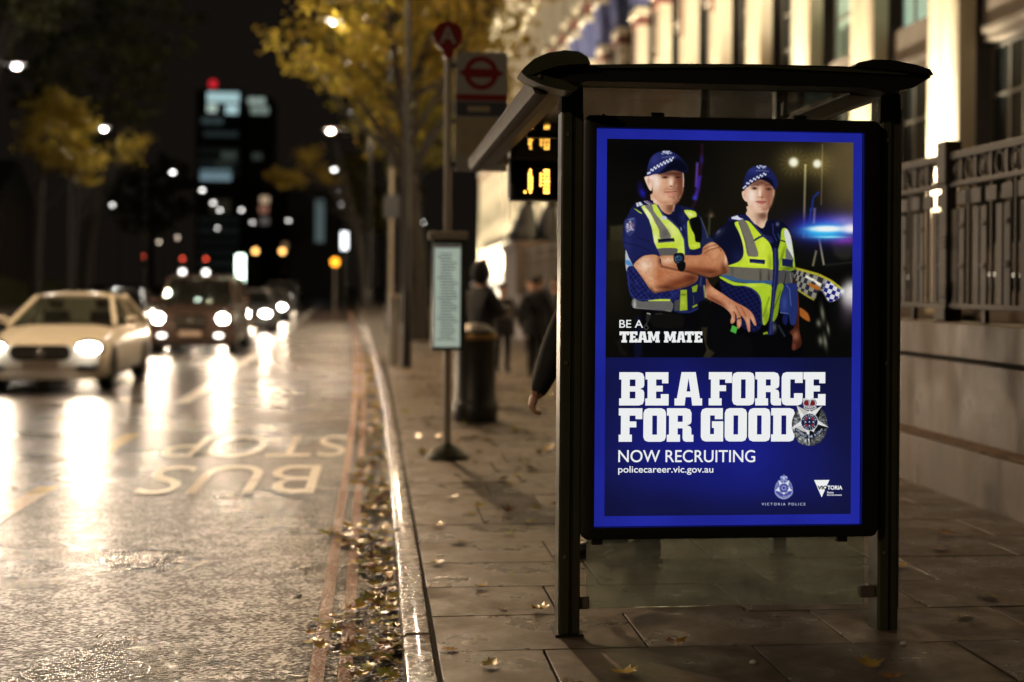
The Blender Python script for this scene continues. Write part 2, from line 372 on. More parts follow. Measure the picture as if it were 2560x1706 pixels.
for z0, z1, nm in ((4.95, 5.70, "spandrel"), (8.75, 9.5, "spandrel")):
    for k in range(K0, K1):
        y0 = Y0 + k * SP + .51; y1 = y0 + SP - 1.02
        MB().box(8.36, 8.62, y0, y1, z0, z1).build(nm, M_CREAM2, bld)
        if k < 6: MB().box(8.30, 8.36, y0 + .08, y1 - .08, z0 + .12, z0 + .2).build("moulding", M_CREAM2, bld)
# columns: fluted shaft with painted capital
shaft = MB().prism([(.30, -.49), (.05, -.49), (0, -.44), (-.02, -.30), (-.03, -.15), (0, -.035), (.05, 0), (0, .035), (-.03, .15), (-.02, .30), (0, .44), (.05, .49), (.30, .49)], 'z', 1.2, 9.55).mesh("shaft", True); shaft.materials.append(M_CREAM)
def bandmesh(nm, z0, z1, g0, g1, m):
    me = MB().loft([[(-.03 - g, -.50 - g, z), (-.03 - g, .50 + g, z), (.30, .50 + g, z), (.30, -.50 - g, z)] for g, z in ((g0, z0), ((g0 + g1) / 2, (z0 + z1) / 2), (g1, z1))]).mesh(nm); me.materials.append(m); return me
caps = [bandmesh("red_band", 9.55, 9.85, .02, .03, M_RED), bandmesh("white_band", 9.85, 10.1, .07, .07, M_CREAM), bandmesh("blue_band", 10.1, 11.5, .03, .16, M_BLUE), bandmesh("white_band", 11.5, 11.75, .2, .2, M_CREAM), bandmesh("red_band", 11.75, 12.2, .16, .2, M_RED), bandmesh("white_band", 12.2, 12.7, .12, .16, M_CREAM)]
stripe = MB().box(-.045, -.005, -.10, .10, 8.1, 9.5).mesh("red_stripe"); stripe.materials.append(M_RED)
fl_h = MB().cbox(-.16, .16, -.2, .2, -.09, .09, .03).mesh("flood_housing"); fl_h.materials.append(M_FLOOD)
fl_g = MB().box(-.12, .12, -.16, .16, .092, .1).mesh("flood_glass"); fl_g.materials.append(M_FLOODGLASS)
for k in range(K0, K1 + 1):
    yk = Y0 + k * SP
    c = link("column", shaft, None, bld); c.location = (FX, yk, 0)
    for me in caps:
        o = bpy.data.objects.new(me.name, me); COL.objects.link(o); o.parent = c
    o = bpy.data.objects.new("red_stripe", stripe); COL.objects.link(o); o.parent = c
    f = link("floodlight", fl_h, None, bld); f.location = (FX - .62, yk, 1.62); f.rotation_euler = (0, R(4), 0)
    o = bpy.data.objects.new("flood_glass", fl_g); COL.objects.link(o); o.parent = f
    if k >= -1:
        lamp_light('SPOT', (FX - .60, yk - .02, 1.80), (6500 if k < 2 else 15000), (1., .87, .62), None, (FX + .10, yk, 9.0), R(62), .8, .10, "flood_lamp")
# windows between the columns
def pane_mesh(w, h, m, nm="pane"):
    me = MB().box(0, .02, -w / 2, w / 2, -h / 2, h / 2).mesh(nm); me.materials.append(m); return me
for k in range(K0, K1):
    y0 = Y0 + k * SP + .51; y1 = y0 + SP - 1.02; near = k < 7
    for wi, (z0, z1) in enumerate(((2.1, 4.95), (5.70, 8.75), (9.5, 12.6))):
        if wi == 2 and k < 4: continue
        lit = (wi == 1 and k in (0, 1, 5, 9)) or (wi == 2 and k % 5 == 2)
        m = M_PANELIT if (lit and k in (0, 5)) else M_PANEDIM if lit else M_PANE
        nx, nz = (4, 4) if near else (2, 2)
        w = MB()
        for i in range(nx + 1): yy = y0 + .06 + (y1 - y0 - .12) * i / nx; w.box(8.50, 8.56, yy - .03, yy + .03, z0 + .02, z1 - .02)
        for j in range(nz + 1): zz = z0 + .05 + (z1 - z0 - .1) * j / nz; w.box(8.505, 8.555, y0 + .02, y1 - .02, zz - .028, zz + .028)
        win = w.build("window", M_FRAME, bld)
        pw, ph = (y1 - y0 - .12) / nx, (z1 - z0 - .1) / nz; me = pane_mesh(pw - .055, ph - .05, m)
        for i in range(nx):
            for j in range(nz):
                o = bpy.data.objects.new("pane", me); COL.objects.link(o); o.parent = win; o.location = (8.52, y0 + .06 + pw * (i + .5), z0 + .05 + ph * (j + .5))
# bright doorway at the far end of the ground floor
d = MB().box(7.86, 7.90, 80, 98, .1, 4.2).build("lit_doorway", M_PANEWARM, bld)
for yy in (80, 86, 92, 98): MB().box(7.78, 7.9, yy - .15, yy + .15, 0, 4.4).build("door_post", M_FRAME, bld)
# entrance steps' flank wall with two bronze cats
fw = thing("entrance_flank_wall", "dark stone block beside the entrance steps, below the two black cats", "wall", (5.4, 43, 0))
MB().box(4.36, 8.0, 40.9, 45.2, 0, 2.72).build("block", mat("brown_stone", (.10, .07, .055), .6, vary=.25, vscale=1.5), fw)
MB().cbox(4.28, 8.05, 40.8, 45.3, 2.72, 2.95, .03).build("coping", mat("brown_coping", (.13, .09, .07), .55, vary=.2, vscale=2), fw)
def cat(label, x, y, rz):
    t = thing("cat_statue", label, "statue", (x, y, 2.95), rz, "black cats at the entrance")
    rings = []
    for z, rx, ry, cy in ((0, .34, .50, .10), (.12, .38, .56, .10), (.35, .37, .50, .06), (.7, .31, .36, -.04), (1.0, .26, .27, -.12), (1.15, .20, .21, -.15), (1.25, .19, .20, -.19)):
        rings.append([(rx * math.cos(a), cy + ry * math.sin(a), z) for a in [k * math.pi / 8 for k in range(16)]])
    MB().loft(rings).build("body", M_BRONZE, t, True, True)
    h = MB().ball((0, -.26, 1.40), .21, .23, .20).ball((0, -.45, 1.34), .10, .09, .08).build("head", M_BRONZE, t, True, True)
    for s_ in (-1, 1):
        MB().loft([[(s_ * .10 - .07, -.26, 1.52), (s_ * .10 + .07, -.26, 1.52), (s_ * .10, -.18, 1.52)], [(s_ * .13 - .005, -.25, 1.76), (s_ * .13 + .005, -.25, 1.76), (s_ * .13, -.24, 1.76)]]).build("ear", M_BRONZE, t, False, True)
        MB().tube((s_ * .15, -.34, .02), (s_ * .13, -.26, .85), .085, .10, 10).ball((s_ * .15, -.42, .06), .09, .15, .06).build("foreleg", M_BRONZE, t, True, True)
    MB().path([(.25, .5, .08), (.45, .3, .07), (.42, -.1, .07), (.3, -.3, .06)], [.06, .06, .05, .035]).build("tail", M_BRONZE, t, True, True)
cat("black bronze seated cat statue on the flank wall, the one nearer the road", 4.75, 42.2, R(40))
cat("black bronze seated cat statue on the flank wall, the one nearer the building", 5.6, 43.4, R(40))

# ================================================================== IRON RAILING
M_IRON = mat("painted_iron", (.034, .027, .022), .5, vary=.25, vscale=6, bump=.001, bscale=90)
rail = thing("iron_railing", "ornate dark iron railing standing on the stone wall", "railing", (4.5, 10, 1.285))
RX = 4.5; BAY = 2.62; YP = 10.12; BAYS = range(-2, 12)
yA, yB = YP - 2 * BAY, YP + 11 * BAY
for z0, z1, dx in ((2.545, 2.605, .035), (2.335, 2.375, .025), (1.385, 1.425, .025)):
    MB().cbox(RX - dx, RX + dx, yA, yB, z0, z1, .006).build("rail", M_IRON, rail)
def shared(b, nm, m, sm=False): me = b.mesh(nm, sm); me.materials.append(m); return me
bar = shared(MB().cbox(-.011, .011, -.012, .012, 1.425, 2.335, .003), "bar", M_IRON)
wide = shared(MB().cbox(-.009, .009, -.048, .048, 1.425, 2.16, .003), "flat_bar", M_IRON)
plate = shared(MB().cbox(-.012, .012, -.085, .085, 2.19, 2.30, .004), "plate", M_IRON)
knot = shared(MB().ball((0, 0, 1.72), .022, .07, .035, 8), "knot", M_IRON, True); knot2 = shared(MB().ball((0, 0, 2.03), .022, .055, .03, 8), "knot", M_IRON, True)
oval = MB()
for k in range(14):
    a, b2 = 2 * math.pi * k / 14, 2 * math.pi * (k + 1) / 14; oval.tube((0, .062 * math.cos(a), 2.46 + .082 * math.sin(a)), (0, .062 * math.cos(b2), 2.46 + .082 * math.sin(b2)), .014, n=6)
oval = shared(oval, "ring", M_IRON); disc = shared(MB().ball((0, 0, 2.46), .02, .035, .06, 10), "boss", M_IRON, True)
stud = shared(MB().cbox(-.02, .02, -.025, .025, 2.375, 2.545, .004), "stud", M_IRON)
foot = shared(MB().cbox(-.02, .02, -.025, .025, 1.285, 1.385, .004), "foot", M_IRON)
post = shared(MB().cbox(-.045, .045, -.055, .055, 1.285, 2.62, .008).cbox(-.075, .075, -.10, .10, 1.285, 1.40, .012).cbox(-.07, .07, -.09, .09, 2.36, 2.70, .015), "post", M_IRON)
collar = shared(MB().cbox(-.06, .06, -.07, .07, 1.86, 1.885, .006), "collar", M_IRON); block = shared(MB().cbox(-.055, .055, -.075, .075, 1.47, 1.60, .01), "block", M_IRON)
def put(me, y):
    o = bpy.data.objects.new(me.name, me); COL.objects.link(o); o.parent = rail; o.location = (RX - rail.location.x, y - rail.location.y, -rail.location.z); return o
for k in BAYS:
    yp = YP + k * BAY
    p = put(post, yp)
    for me, dz in ((collar, 0), (collar, .04), (collar, .08), (block, 0)): c = bpy.data.objects.new(me.name, me); COL.objects.link(c); c.parent = p; c.location.z = dz
    if k == max(BAYS): break
    nb = 20 if k < 2 else 8
    for i in range(1, nb + 1):
        yy = yp + BAY * i / (nb + 1)
        if nb == 20:
            put((bar, wide, wide)[i % 3], yy)
            if i % 2: put(plate, yy)
            if i % 3 == 1: put(knot, yy); put(knot2, yy)
            put(oval if i % 2 == 0 else stud, yy)
            if i % 4 == 0: put(disc, yy)
        else: put(wide if i % 2 else bar, yy)
    for i in (1, 2, 3): put(foot, yp + BAY * i / 4)
# ================================================================== BUS SHELTER
M_POST = mat("dark_green_paint", (.045, .050, .030), .36, vary=.2, vscale=5, bump=.0006, bscale=140, coat=.15)
M_BLACK = mat("black_paint", (.010, .011, .008), .42, vary=.25, vscale=4, bump=.0006, bscale=120)
M_ROOFGLASS = glass("smoked_roof_glass", (.86, .85, .76), .04, film=.02)
nt_ = M_ROOFGLASS.node_tree; nn_ = nt_.nodes.new("ShaderNodeTexNoise"); nn_.inputs["Scale"].default_value = 3.; bb_ = nt_.nodes.new("ShaderNodeBump"); bb_.inputs["Distance"].default_value = .004; nt_.links.new(nn_.outputs[0], bb_.inputs["Height"])
for n_ in nt_.nodes:
    if n_.type == 'BSDF_GLOSSY': nt_.links.new(bb_.outputs[0], n_.inputs["Normal"])
M_GUTTER = mat("weathered_gutter", (.050, .034, .027), .62, vary=.45, vscale=9, bump=.002, bscale=50, spec=.25)
M_CLEAR = glass("dusty_glass", (.84, .92, .86), .03, film=.22)
M_CLIP = mat("steel_clip", (.24, .21, .18), .35, metal=.6)
sh = thing("bus_shelter", "dark green bus shelter with curved roof and lit advertising end panel", "shelter", (1.6, 7.5, 0))
def spost(x0, x1, y0, y1, z1, m=M_POST, grooves=True):
    w = x1 - x0; g = .008
    if grooves:   # extruded post with a shadow groove down its face
        a = x0 + w * .55
        poly = [(x0 + .01, y0), (a - .008, y0), (a - .006, y0 + g), (a + .004, y0 + g), (a + .006, y0 + .012), (x1 - .006, y0 + .012), (x1, y0 + .02), (x1, y1 - .01), (x1 - .01, y1), (x0 + .01, y1), (x0, y1 - .01), (x0, y0 + .01)]
    else: poly = rrect(x0, x1, y0, y1, .012, 3)
    return MB().prism(poly, 'z', 0, z1).build("post", m, sh)
p = spost(.815, .912, 5.80, 5.93, 2.412)
MB().box(.80, .925, 5.785, 5.945, -.001, .012).build("base_plate", M_BLACK, p)
p = spost(2.262, 2.362, 5.80, 5.93, 2.412)
MB().tube((2.354, 5.806, .1), (2.354, 5.806, 2.34), .006, n=8).build("edge_bead", mat("steel_bead", (.16, .16, .15), .3, metal=1.), p)
MB().tube((.821, 5.806, .05), (.821, 5.806, 2.34), .004, n=8).build("edge_bead", bpy.data.materials["steel_bead"], p)
for yy in (7.55, 9.35):
    p = spost(2.30, 2.38, yy - .05, yy + .05, 2.395, M_POST, False); MB().box(2.27, 2.41, yy - .08, yy + .08, -.001, .012).build("base_plate", M_BLACK, p)
# canopy: lens-shaped section running away from the camera
YF, YE = 5.60, 9.55
top = [(.895, 2.474), (1.2, 2.486), (1.6, 2.494), (2.0, 2.495), (2.15, 2.49)]
sect = [(.66, 2.432), (.74, 2.45)] + top + [(2.30, 2.485), (2.40, 2.478), (2.405, 2.455), (2.33, 2.41), (2.22, 2.385), (2.10, 2.405), (.90, 2.405), (.80, 2.39), (.70, 2.40)]
rf = MB().prism(sect, 'y', YF, YF + .16).build("roof", M_BLACK, sh)
MB().prism(sect, 'y', YE - .12, YE).build("rear_beam", M_BLACK, rf)
MB().prism([(.66, 2.432), (.74, 2.45), (.86, 2.472), (.86, 2.40), (.80, 2.39), (.70, 2.40)], 'y', YF + .16, YE - .12).build("side_beam", M_BLACK, rf)
MB().prism([(2.10, 2.49), (2.30, 2.485), (2.40, 2.478), (2.405, 2.455), (2.33, 2.41), (2.22, 2.385), (2.10, 2.398)], 'y', YF + .16, YE - .12).build("side_beam", M_BLACK, rf)
def fil(x0, x1, z0, z1, nm, m): MB().box(x0, x1, YF - .012, YF, z0, z1).build(nm, m, rf)
MB().prism([(.86, 2.452), (.9, 2.47), (1.6, 2.488), (2.18, 2.484), (2.3, 2.468), (2.3, 2.462), (1.6, 2.478), (.9, 2.458)], 'y', YF - .014, YF - .001).build("fascia_strip", M_POST, rf)
cap = [(.605, 2.430), (.62, 2.448), (.66, 2.485), (.72, 2.512), (.79, 2.525), (.85, 2.520), (.885, 2.500), (.90, 2.470), (.83, 2.468), (.76, 2.458), (.70, 2.438), (.66, 2.42), (.64, 2.415)]
MB().prism(cap, 'y', YF - .05, YF + .12).build("end_cap", M_POST, rf, True)
low = [(.607, 2.426), (.64, 2.412), (.70, 2.418), (.78, 2.40), (.85, 2.37), (.83, 2.352), (.77, 2.36), (.70, 2.376), (.64, 2.402)]
MB().prism(low, 'y', YF - .045, YF + .12).build("end_cap", M_POST, rf, True)
MB().ball((.685, YF - .05, 2.412), .010, .006, .010, 8).build("screw", M_CLIP, rf, True)
capr = [(2.405, 2.462), (2.39, 2.486), (2.32, 2.506), (2.22, 2.522), (2.13, 2.522), (2.07, 2.508), (2.05, 2.49), (2.25, 2.478)]
MB().prism(capr, 'y', YF - .03, YF + .12).build("end_cap", M_BLACK, rf, True)
MB().prism([(.665, 2.428), (.70, 2.425), (.735, 2.405), (.755, 2.378), (.735, 2.36), (.705, 2.356), (.682, 2.366), (.668, 2.392)], 'y', YF + .10, YE - .02).build("gutter", M_GUTTER, rf, True)
MB().box(.845, 2.115, YF + .16, YE - .12, 2.402, 2.412).build("roof_pane", M_ROOFGLASS, rf)
for yy in (7.55,): MB().box(.86, 2.10, yy - .02, yy + .02, 2.38, 2.4015).build("roof_rib", M_BLACK, rf)
# rear glazing
for y0, y1 in ((5.96, 7.48), (7.62, 9.28)):
    MB().box(2.335, 2.345, y0, y1, .42, 2.28).build("rear_pane", M_CLEAR, sh)
    for zz in (.46, 2.24):
        for yy in (y0, y1): MB().cbox(2.32, 2.36, yy - .035, yy + .035, zz - .04, zz + .04, .006).build("clip", M_CLIP, sh)
MB().cbox(2.0, 2.2, 6.5, 9.1, .58, .62, .012).build("bench_seat", mat("red_plastic", (.25, .03, .03), .4), sh)
for yy in (7.0, 8.6): MB().cbox(2.15, 2.33, yy - .03, yy + .03, .48, .58, .008).build("bench_bracket", M_POST, sh)
# ---- light box that holds the poster
BX0, BX1, BZ0, BZ1 = .905, 2.243, .430, 2.282
PX0, PX1, PZ0, PZ1 = .9645, 2.1675, .484, 2.227
ad = MB()
outer = rrect(BX0, BX1, BZ0, BZ1, .035, 6)
ad.prism(outer, 'y', 5.785, 5.915)
box = ad.build("advertising_box", M_BLACK, sh)
fr = MB(); o_ = rrect(BX0, BX1, BZ0, BZ1, .035, 6); i_ = rrect(PX0 - .002, PX1 + .002, PZ0 - .002, PZ1 + .002, .004, 6); n = len(o_)
def sc(p, d): cx, cz = (BX0 + BX1) / 2, (BZ0 + BZ1) / 2; return (p[0] - d * (1 if p[0] > cx else -1), p[1] - d * (1 if p[1] > cz else -1))
rings = [[(x, 5.785, z) for x, z in o_], [(x, 5.762, z) for x, z in o_], [(*[sc((x, z), .008)[0]], 5.755, sc((x, z), .008)[1]) for x, z in o_], [(x, 5.755, z) for x, z in i_], [(x, 5.784, z) for x, z in i_]]
fr.loft(rings, True, False).build("door_frame", M_BLACK, box, True)
MB().cbox(2.243, 2.262, 5.80, 5.90, .46, 2.27, .004).build("hinge_strip", M_BLACK, box)
MB().box(.912, .917, 5.765, 5.79, 1.9, 2.0).build("lock_slot", M_CLIP, box)
MB().cbox(.955, 1.005, 5.77, 5.80, .405, .432, .006).build("hook", M_BLACK, box); MB().cbox(2.06, 2.11, 5.77, 5.80, .405, .432, .006).build("hook", M_BLACK, box)
MB().tube((1.0, 5.80, 2.282), (1.0, 5.80, 2.292), .008, n=8).build("screw", M_CLIP, box)
MB().box(PX0 - .001, PX1 + .001, 5.768, 5.772, PZ0 - .001, PZ1 + .001).build("door_glass", glass("door_glass", (.97, .98, .98), .01, film=.004), box)
# ---- glass strips above and under the box
MB().box(.914, 2.26, 5.846, 5.854, 2.29, 2.402).build("upper_pane", glass("hazy_upper_glass", (.90, .91, .87), .03, film=.05), sh)
for x_ in (1.25, 1.9): MB().cbox(x_ - .03, x_ + .03, 5.835, 5.865, 2.283, 2.31, .004).build("clip", M_CLIP, sh)
for x_, z_ in ((.86, .35), (.86, 2.2), (2.31, .35), (2.31, 2.2), (.86, 1.2), (2.31, 1.2)): MB().tube((x_ - .02, 5.795, z_), (x_ - .02, 5.801, z_), .009, n=8).build("bolt", M_CLIP, sh)
MB().prism(rrect(.945, 2.215, .112, .420, .012, 4), 'y', 5.845, 5.855).build("lower_pane", M_CLEAR, sh)
for x0, x1, z in ((.912, .958, .13), (2.19, 2.262, .16)): MB().cbox(x0, x1, 5.83, 5.87, z - .02, z + .035, .006).build("clip", M_CLIP, sh)

# ================================================================== DEPARTURE DISPLAY
dp = thing("departure_display", "black bus countdown display with amber digits hanging under the shelter roof", "display", (1.25, 9.1, 2.16))
MB().cbox(.92, 1.62, 9.06, 9.24, 2.125, 2.395, .012).build("housing", mat("display_case", (.016, .018, .017), .4), dp)
MB().box(.955, 1.60, 9.052, 9.0585, 2.145, 2.380).build("screen", mat("display_screen", (.006, .006, .005), .15), dp)
M_LED = glow("amber_led", (1., .48, .07), 7)
led = shared(MB().ball((0, 0, 0), .0076, .006, .0082, 8), "led", M_LED, True)
def dot(x, r):
    o = link("led", led, None, dp); o.location = (x, 9.049, 2.178 + r * .0245)
for r in range(7): dot(1.058 + (.008 if r in (1, 2, 3, 4) else 0), r); 
for r in (1, 2, 3, 4, 5): dot(1.050, r)
dot(1.022, 0)
for r in (2, 3, 4, 5): dot(1.130, r)
for r in range(7): dot(1.156, r); dot(1.180, r) if r not in (3,) else dot(1.182, r)
for r in (0, 3, 6): dot(1.168, r)
for c_ in range(5):
    for r in range(7):
        if (r + c_) % 2 == 0: dot(1.28 + c_ * .024, r)
# ================================================================== BUS STOP POST
M_POLE = mat("grey_pole", (.36, .33, .28), .4, vary=.12, vscale=5)
M_SIGNW = mat("sign_white", (.30, .30, .285), .35, vary=.05, vscale=6)
M_SIGNRED = mat("sign_red", (.19, .014, .013), .35)
M_SIGNDK = mat("sign_slate", (.05, .06, .075), .4)
M_SIGNY = mat("sign_cream", (.30, .265, .18), .45, vary=.06, vscale=5)
bs = thing("bus_stop_post", "tall pale bus stop post with red roundel flag and timetable case", "bus stop", (.66, 11.9, 0))
SY = 11.9
MB().tube((.66, SY, .05), (.645, SY, 3.62), .034, .032, 14).build("pole", M_POLE, bs, True)
MB().lathe([(.195, 0), (.19, .025), (.15, .06), (.10, .10), (.06, .125), (.045, .135), (.036, .14)], (.66, SY, 0), 24).build("base", mat("green_base", (.028, .034, .018), .5, bump=.003, bscale=30), bs, True)
def ydisc(x, z, r, y0, y1, n=32): return MB().tube((x, y0, z), (x, y1, z), r, n=n)
rd = ydisc(.64, 3.755, .132, SY - .045, SY - .02).build("letter_disc", M_SIGNRED, bs, True)
ydisc(.645, 3.60, .045, SY - .05, SY + .05).build("finial", M_SIGNRED, bs, True)
def flat_text(body, x, z, h, y, m, parent, name, width=None, bold=.0, rz=0.):
    cu = bpy.data.curves.new("t", 'FONT'); cu.body = body; cu.size = 1.; cu.offset = bold; cu.align_x = 'CENTER'
    o = bpy.data.objects.new("t", cu); COL.objects.link(o); bpy.context.view_layer.update()
    me = bpy.data.meshes.new_from_object(o.evaluated_get(bpy.context.evaluated_depsgraph_get())); bpy.data.objects.remove(o)
    co = np.array([v.co[:] for v in me.vertices]); lo, hi = co.min(0), co.max(0); s = h / (hi[1] - lo[1]); sx = s if width is None else width / (hi[0] - lo[0]); cx = (lo[0] + hi[0]) / 2
    for v in me.vertices: v.co = (x + (v.co.x - cx) * sx, y, z + (v.co.y - lo[1]) * s)
    return link(name, me, m, parent)
flat_text("A", .64, 3.685, .15, SY - .047, M_SIGNW, rd, "stop_letter", bold=.02)
fl = MB().cbox(.712, 1.178, SY - .012, SY + .012, 2.56, 3.62, .004).build("flag", M_SIGNW, bs)
yy = SY - .0125
ring = MB(); 
for k in range(40):
    a, c_ = 2 * math.pi * k / 40, 2 * math.pi * (k + 1) / 40; co, si, cp, sp = math.cos(a), math.sin(a), math.cos(c_), math.sin(c_)
    ring.add([(.94 + .105 * co, yy - .003, 3.435 + .105 * si), (.94 + .152 * co, yy - .003, 3.435 + .152 * si), (.94 + .152 * cp, yy - .003, 3.435 + .152 * sp), (.94 + .105 * cp, yy - .003, 3.435 + .105 * sp)], [(0, 1, 2, 3)])
ring.build("roundel_ring", M_SIGNRED, fl)
MB().prism([(.735, 3.435), (.80, 3.397), (1.08, 3.397), (1.145, 3.435), (1.08, 3.473), (.80, 3.473)], 'y', yy - .008, yy - .004).build("roundel_bar", M_SIGNRED, fl)
MB().box(.713, 1.177, yy - .003, yy, 3.19, 3.245).build("red_strip", M_SIGNRED, fl)
MB().box(.713, 1.177, yy - .003, yy, 3.05, 3.18).build("dark_strip", M_SIGNDK, fl)
MB().box(.82, 1.02, yy - .006, yy - .0035, 3.09, 3.14).build("name_plate", M_SIGNY, fl)
MB().box(.713, 1.177, yy - .003, yy, 2.70, 3.04).build("route_panel", M_SIGNY, fl)
for cx, cz in ((.79, 2.90), (.93, 2.90), (1.07, 2.90), (.79, 2.77), (.93, 2.77), (1.07, 2.77)):
    MB().box(cx - .035, cx + .035, yy - .006, yy - .0035, cz - .03, cz + .03).build("route_tile", mat("tile_grey", (.26, .23, .16), .5), fl)
for zz in (2.62, 3.0, 3.5): MB().cbox(.65, .715, SY - .02, SY + .02, zz - .02, zz + .02, .004).build("bracket", M_SIGNDK, bs)
tc_ = MB().cbox(.515, .815, SY - .055, SY + .035, .965, 1.945, .012).build("timetable_case", mat("case_green", (.030, .036, .030), .4), bs)
MB().cbox(.48, .83, SY - .065, SY + .045, 1.947, 2.02, .015).build("case_header", mat("case_header_grey", (.30, .28, .23), .45), tc_)
paper = mat("timetable_paper", (.62, .68, .60), .2, vary=.16, vscale=4, coat=.4, emit=(.72, .92, .80), es=.34)  # the sheet's bright look is put in as a faint glow of its own
MB().box(.532, .765, SY - .0585, SY - .0552, .995, 1.905).build("timetable_sheet", paper, tc_)
MB().box(.535, .762, SY - .061, SY - .0588, 1.875, 1.902).build("sheet_header", M_SIGNRED, tc_)
for k in range(30):
    zz = 1.06 + k * .026; MB().box(.56 + (.03 if k % 7 else 0), .62 + random.uniform(.06, .13), SY - .0605, SY - .0588, zz, zz + .008).build("text_line", M_SIGNDK, tc_)

# ================================================================== LITTER BIN
bn = thing("litter_bin", "black round litter bin with gold band behind the bus stop post", "bin", (1.16, 15.2, 0))
M_BIN = mat("bin_black", (.014, .015, .014), .42, vary=.2, vscale=4)
MB().lathe([(.25, 0), (.262, .02), (.262, .20), (.245, .23), (.235, .25), (.232, .90), (.24, .93)], (1.16, 15.2, 0), 24).build("body", M_BIN, bn, True)
MB().lathe([(.245, .935), (.252, .95), (.252, .985), (.245, 1.0)], (1.16, 15.2, 0), 24).build("gold_band", mat("gold_paint", (.35, .22, .08), .35, metal=.5), bn, True)
MB().lathe([(.24, 1.0), (.24, 1.03), (.12, 1.10), (.02, 1.12)], (1.16, 15.2, 0), 24).build("lid", M_BIN, bn, True)

# ================================================================== LAMP COLUMNS AND STREET LAMPS
M_COLUMN = mat("column_black", (.014, .014, .014), .45, vary=.2, vscale=3)
M_LENS = glow("lamp_lens", (1., .96, .92), 8)
M_LENSFAR = glow("lamp_lens_far", (1., .96, .92), 13)
M_LENSWARM = glow("lamp_lens_warm", (1., .80, .62), 12)
def street_lamp(label, px, py, hx, h=10., lit=None,  lens=None, group="street lamps along the road", col=None, size=1.):
    t = thing("street_lamp", label, "street lamp", (px, py, 0), 0, group)
    MB().tube((px, py, 0), (px, py, 1.5), .095, .09, 12).tube((px, py, 1.5), (px, py, h + .1), .065, .04, 10).build("column", M_COLUMN, t, True)
    MB().tube((px, py, h + .08), (hx, py, h + .2), .035, .03, 8).build("arm", M_COLUMN, t, True)
    d = 1 if hx > px else -1
    MB().ball((hx, py, h + .13), .40 * size, .2 * size, .09 * size, 14).build("lamp_head", M_COLUMN, t, True)
    MB().ball((hx, py, h + .05), .16 * size, .12 * size, .10 * size, 14).build("lamp_lens", lens or M_LENS, t, True)
    if lit: lamp_light('POINT', (hx, py, h - .16), lit, col or LAMP_WARM, t, (hx + d * .3, py, 0), R(150), .5, .16, "lamp_light")
    return t
PW = 7000
street_lamp("black lamp column on the kerb in front of the yellow tree, lamp above the picture", .62, 25.3, -1.2, 10.4, PW * .5, group="street lamps on the near pavement", col=(1., .66, .36))
street_lamp("street lamp shining through the yellow tree at the top", kx(43.6) + .75, 43.6, -1.44, 10, PW * .19, group="street lamps on the near pavement", col=LAMP_WHITE)
for n_, (x, y, w_) in enumerate(((-2.40, 74.1, "second"), (-2.93, 98.6, "third"), (-3.46, 120.9, "fourth"), (-3.41, 140.1, "lowest"))):
    street_lamp("%s street lamp down from the yellow tree in the row on its left" % w_, kx(y) + .7, y, x, 10, PW * .35 if n_ == 0 else None, M_LENS if n_ == 0 else M_LENSFAR, "street lamps on the near pavement")
for n_, (x, y, w_) in enumerate(((-13.98, 54.1, "large white street lamp at the picture's far left edge, above the yellow leaves"), (-14.78, 75.2, "street lamp beside the lit yellow leaves across the road"), (-15.17, 103.2, "street lamp between the lit leaves and the tower, level with its lower lit floor"), (-15.35, 122.2, "street lamp just below the left foot of the tower"), (-16.57, 140.8, "upper of two touching street lamps below the tower"), (-17.46, 154.6, "lower of two touching street lamps below the tower"))):
    street_lamp(w_, kx(y) - ROADW - .6 if x < -14 else -15.6, y, x, 10, PW * .11 if n_ < 2 else None, M_LENS if n_ < 2 else M_LENSFAR, "street lamps across the road", col=LAMP_WHITE)
for x, y, w_ in ((-14.88, 153.2, "distant street lamp below the right half of the tower, the upper one"), (-16.39, 183.7, "distant street lamp below the right half of the tower, the lower one"), (-11.17, 177.5, "distant street lamp alone between the tower and the row by the yellow tree"), (-23.27, 203.4, "distant street lamp under the two touching ones"), (-27.95, 147.1, "pale street lamp low at the left under the lit yellow leaves"), (6.47, 177.9, "street lamp low between the lamp column and the bus stop post")):
    street_lamp(w_, x + .8, y, x, 10, None, M_LENSFAR, "distant street lamps")
for x, y, w_ in ((-33.7, 303.5, "warm bright lamp above the brown cab's roof"), (-35.1, 244.8, "faint warm lamp left of the cab's roof, the upper of two"), (-42.4, 270.9, "faint warm lamp left of the cab's roof, the lower of two")):
    street_lamp(w_, x + 1., y, x, 10, None, M_LENSWARM, "distant warm lamps", size=1.9)
# the row goes on behind the photographer's left shoulder
street_lamp("street lamp across the road, outside the picture at the left", -15.6, -6.5, -13.9, 10, PW * .42, group="street lamps across the road")
street_lamp("street lamp across the road, outside the picture beside the cream car", -15.6, 24.5, -13.9, 10, PW, group="street lamps across the road")

# small post with a lit plate next to the column, and a thin sign pole behind it
t = thing("sign_pole", "thin grey sign pole behind the lamp column", "pole", (.45, 35, 0)); MB().tube((.45, 35, 0), (.45, 35, 4.6), .045, n=10).build("pole", M_POLE, t, True); MB().box(.25, .65, 34.93, 34.96, 3.3, 3.9).build("sign_plate", M_SIGNDK, t)
t = thing("pillar_box_cabinet", "pale narrow cabinet standing beside the foot of the lamp column", "cabinet", (.36, 26.3, 0)); MB().cbox(.30, .50, 26.1, 26.5, 0, 1.30, .02).build("case", M_SIGNW, t); MB().cbox(.28, .52, 26.08, 26.52, 1.30, 1.36, .015).build("lid", M_POLE, t)

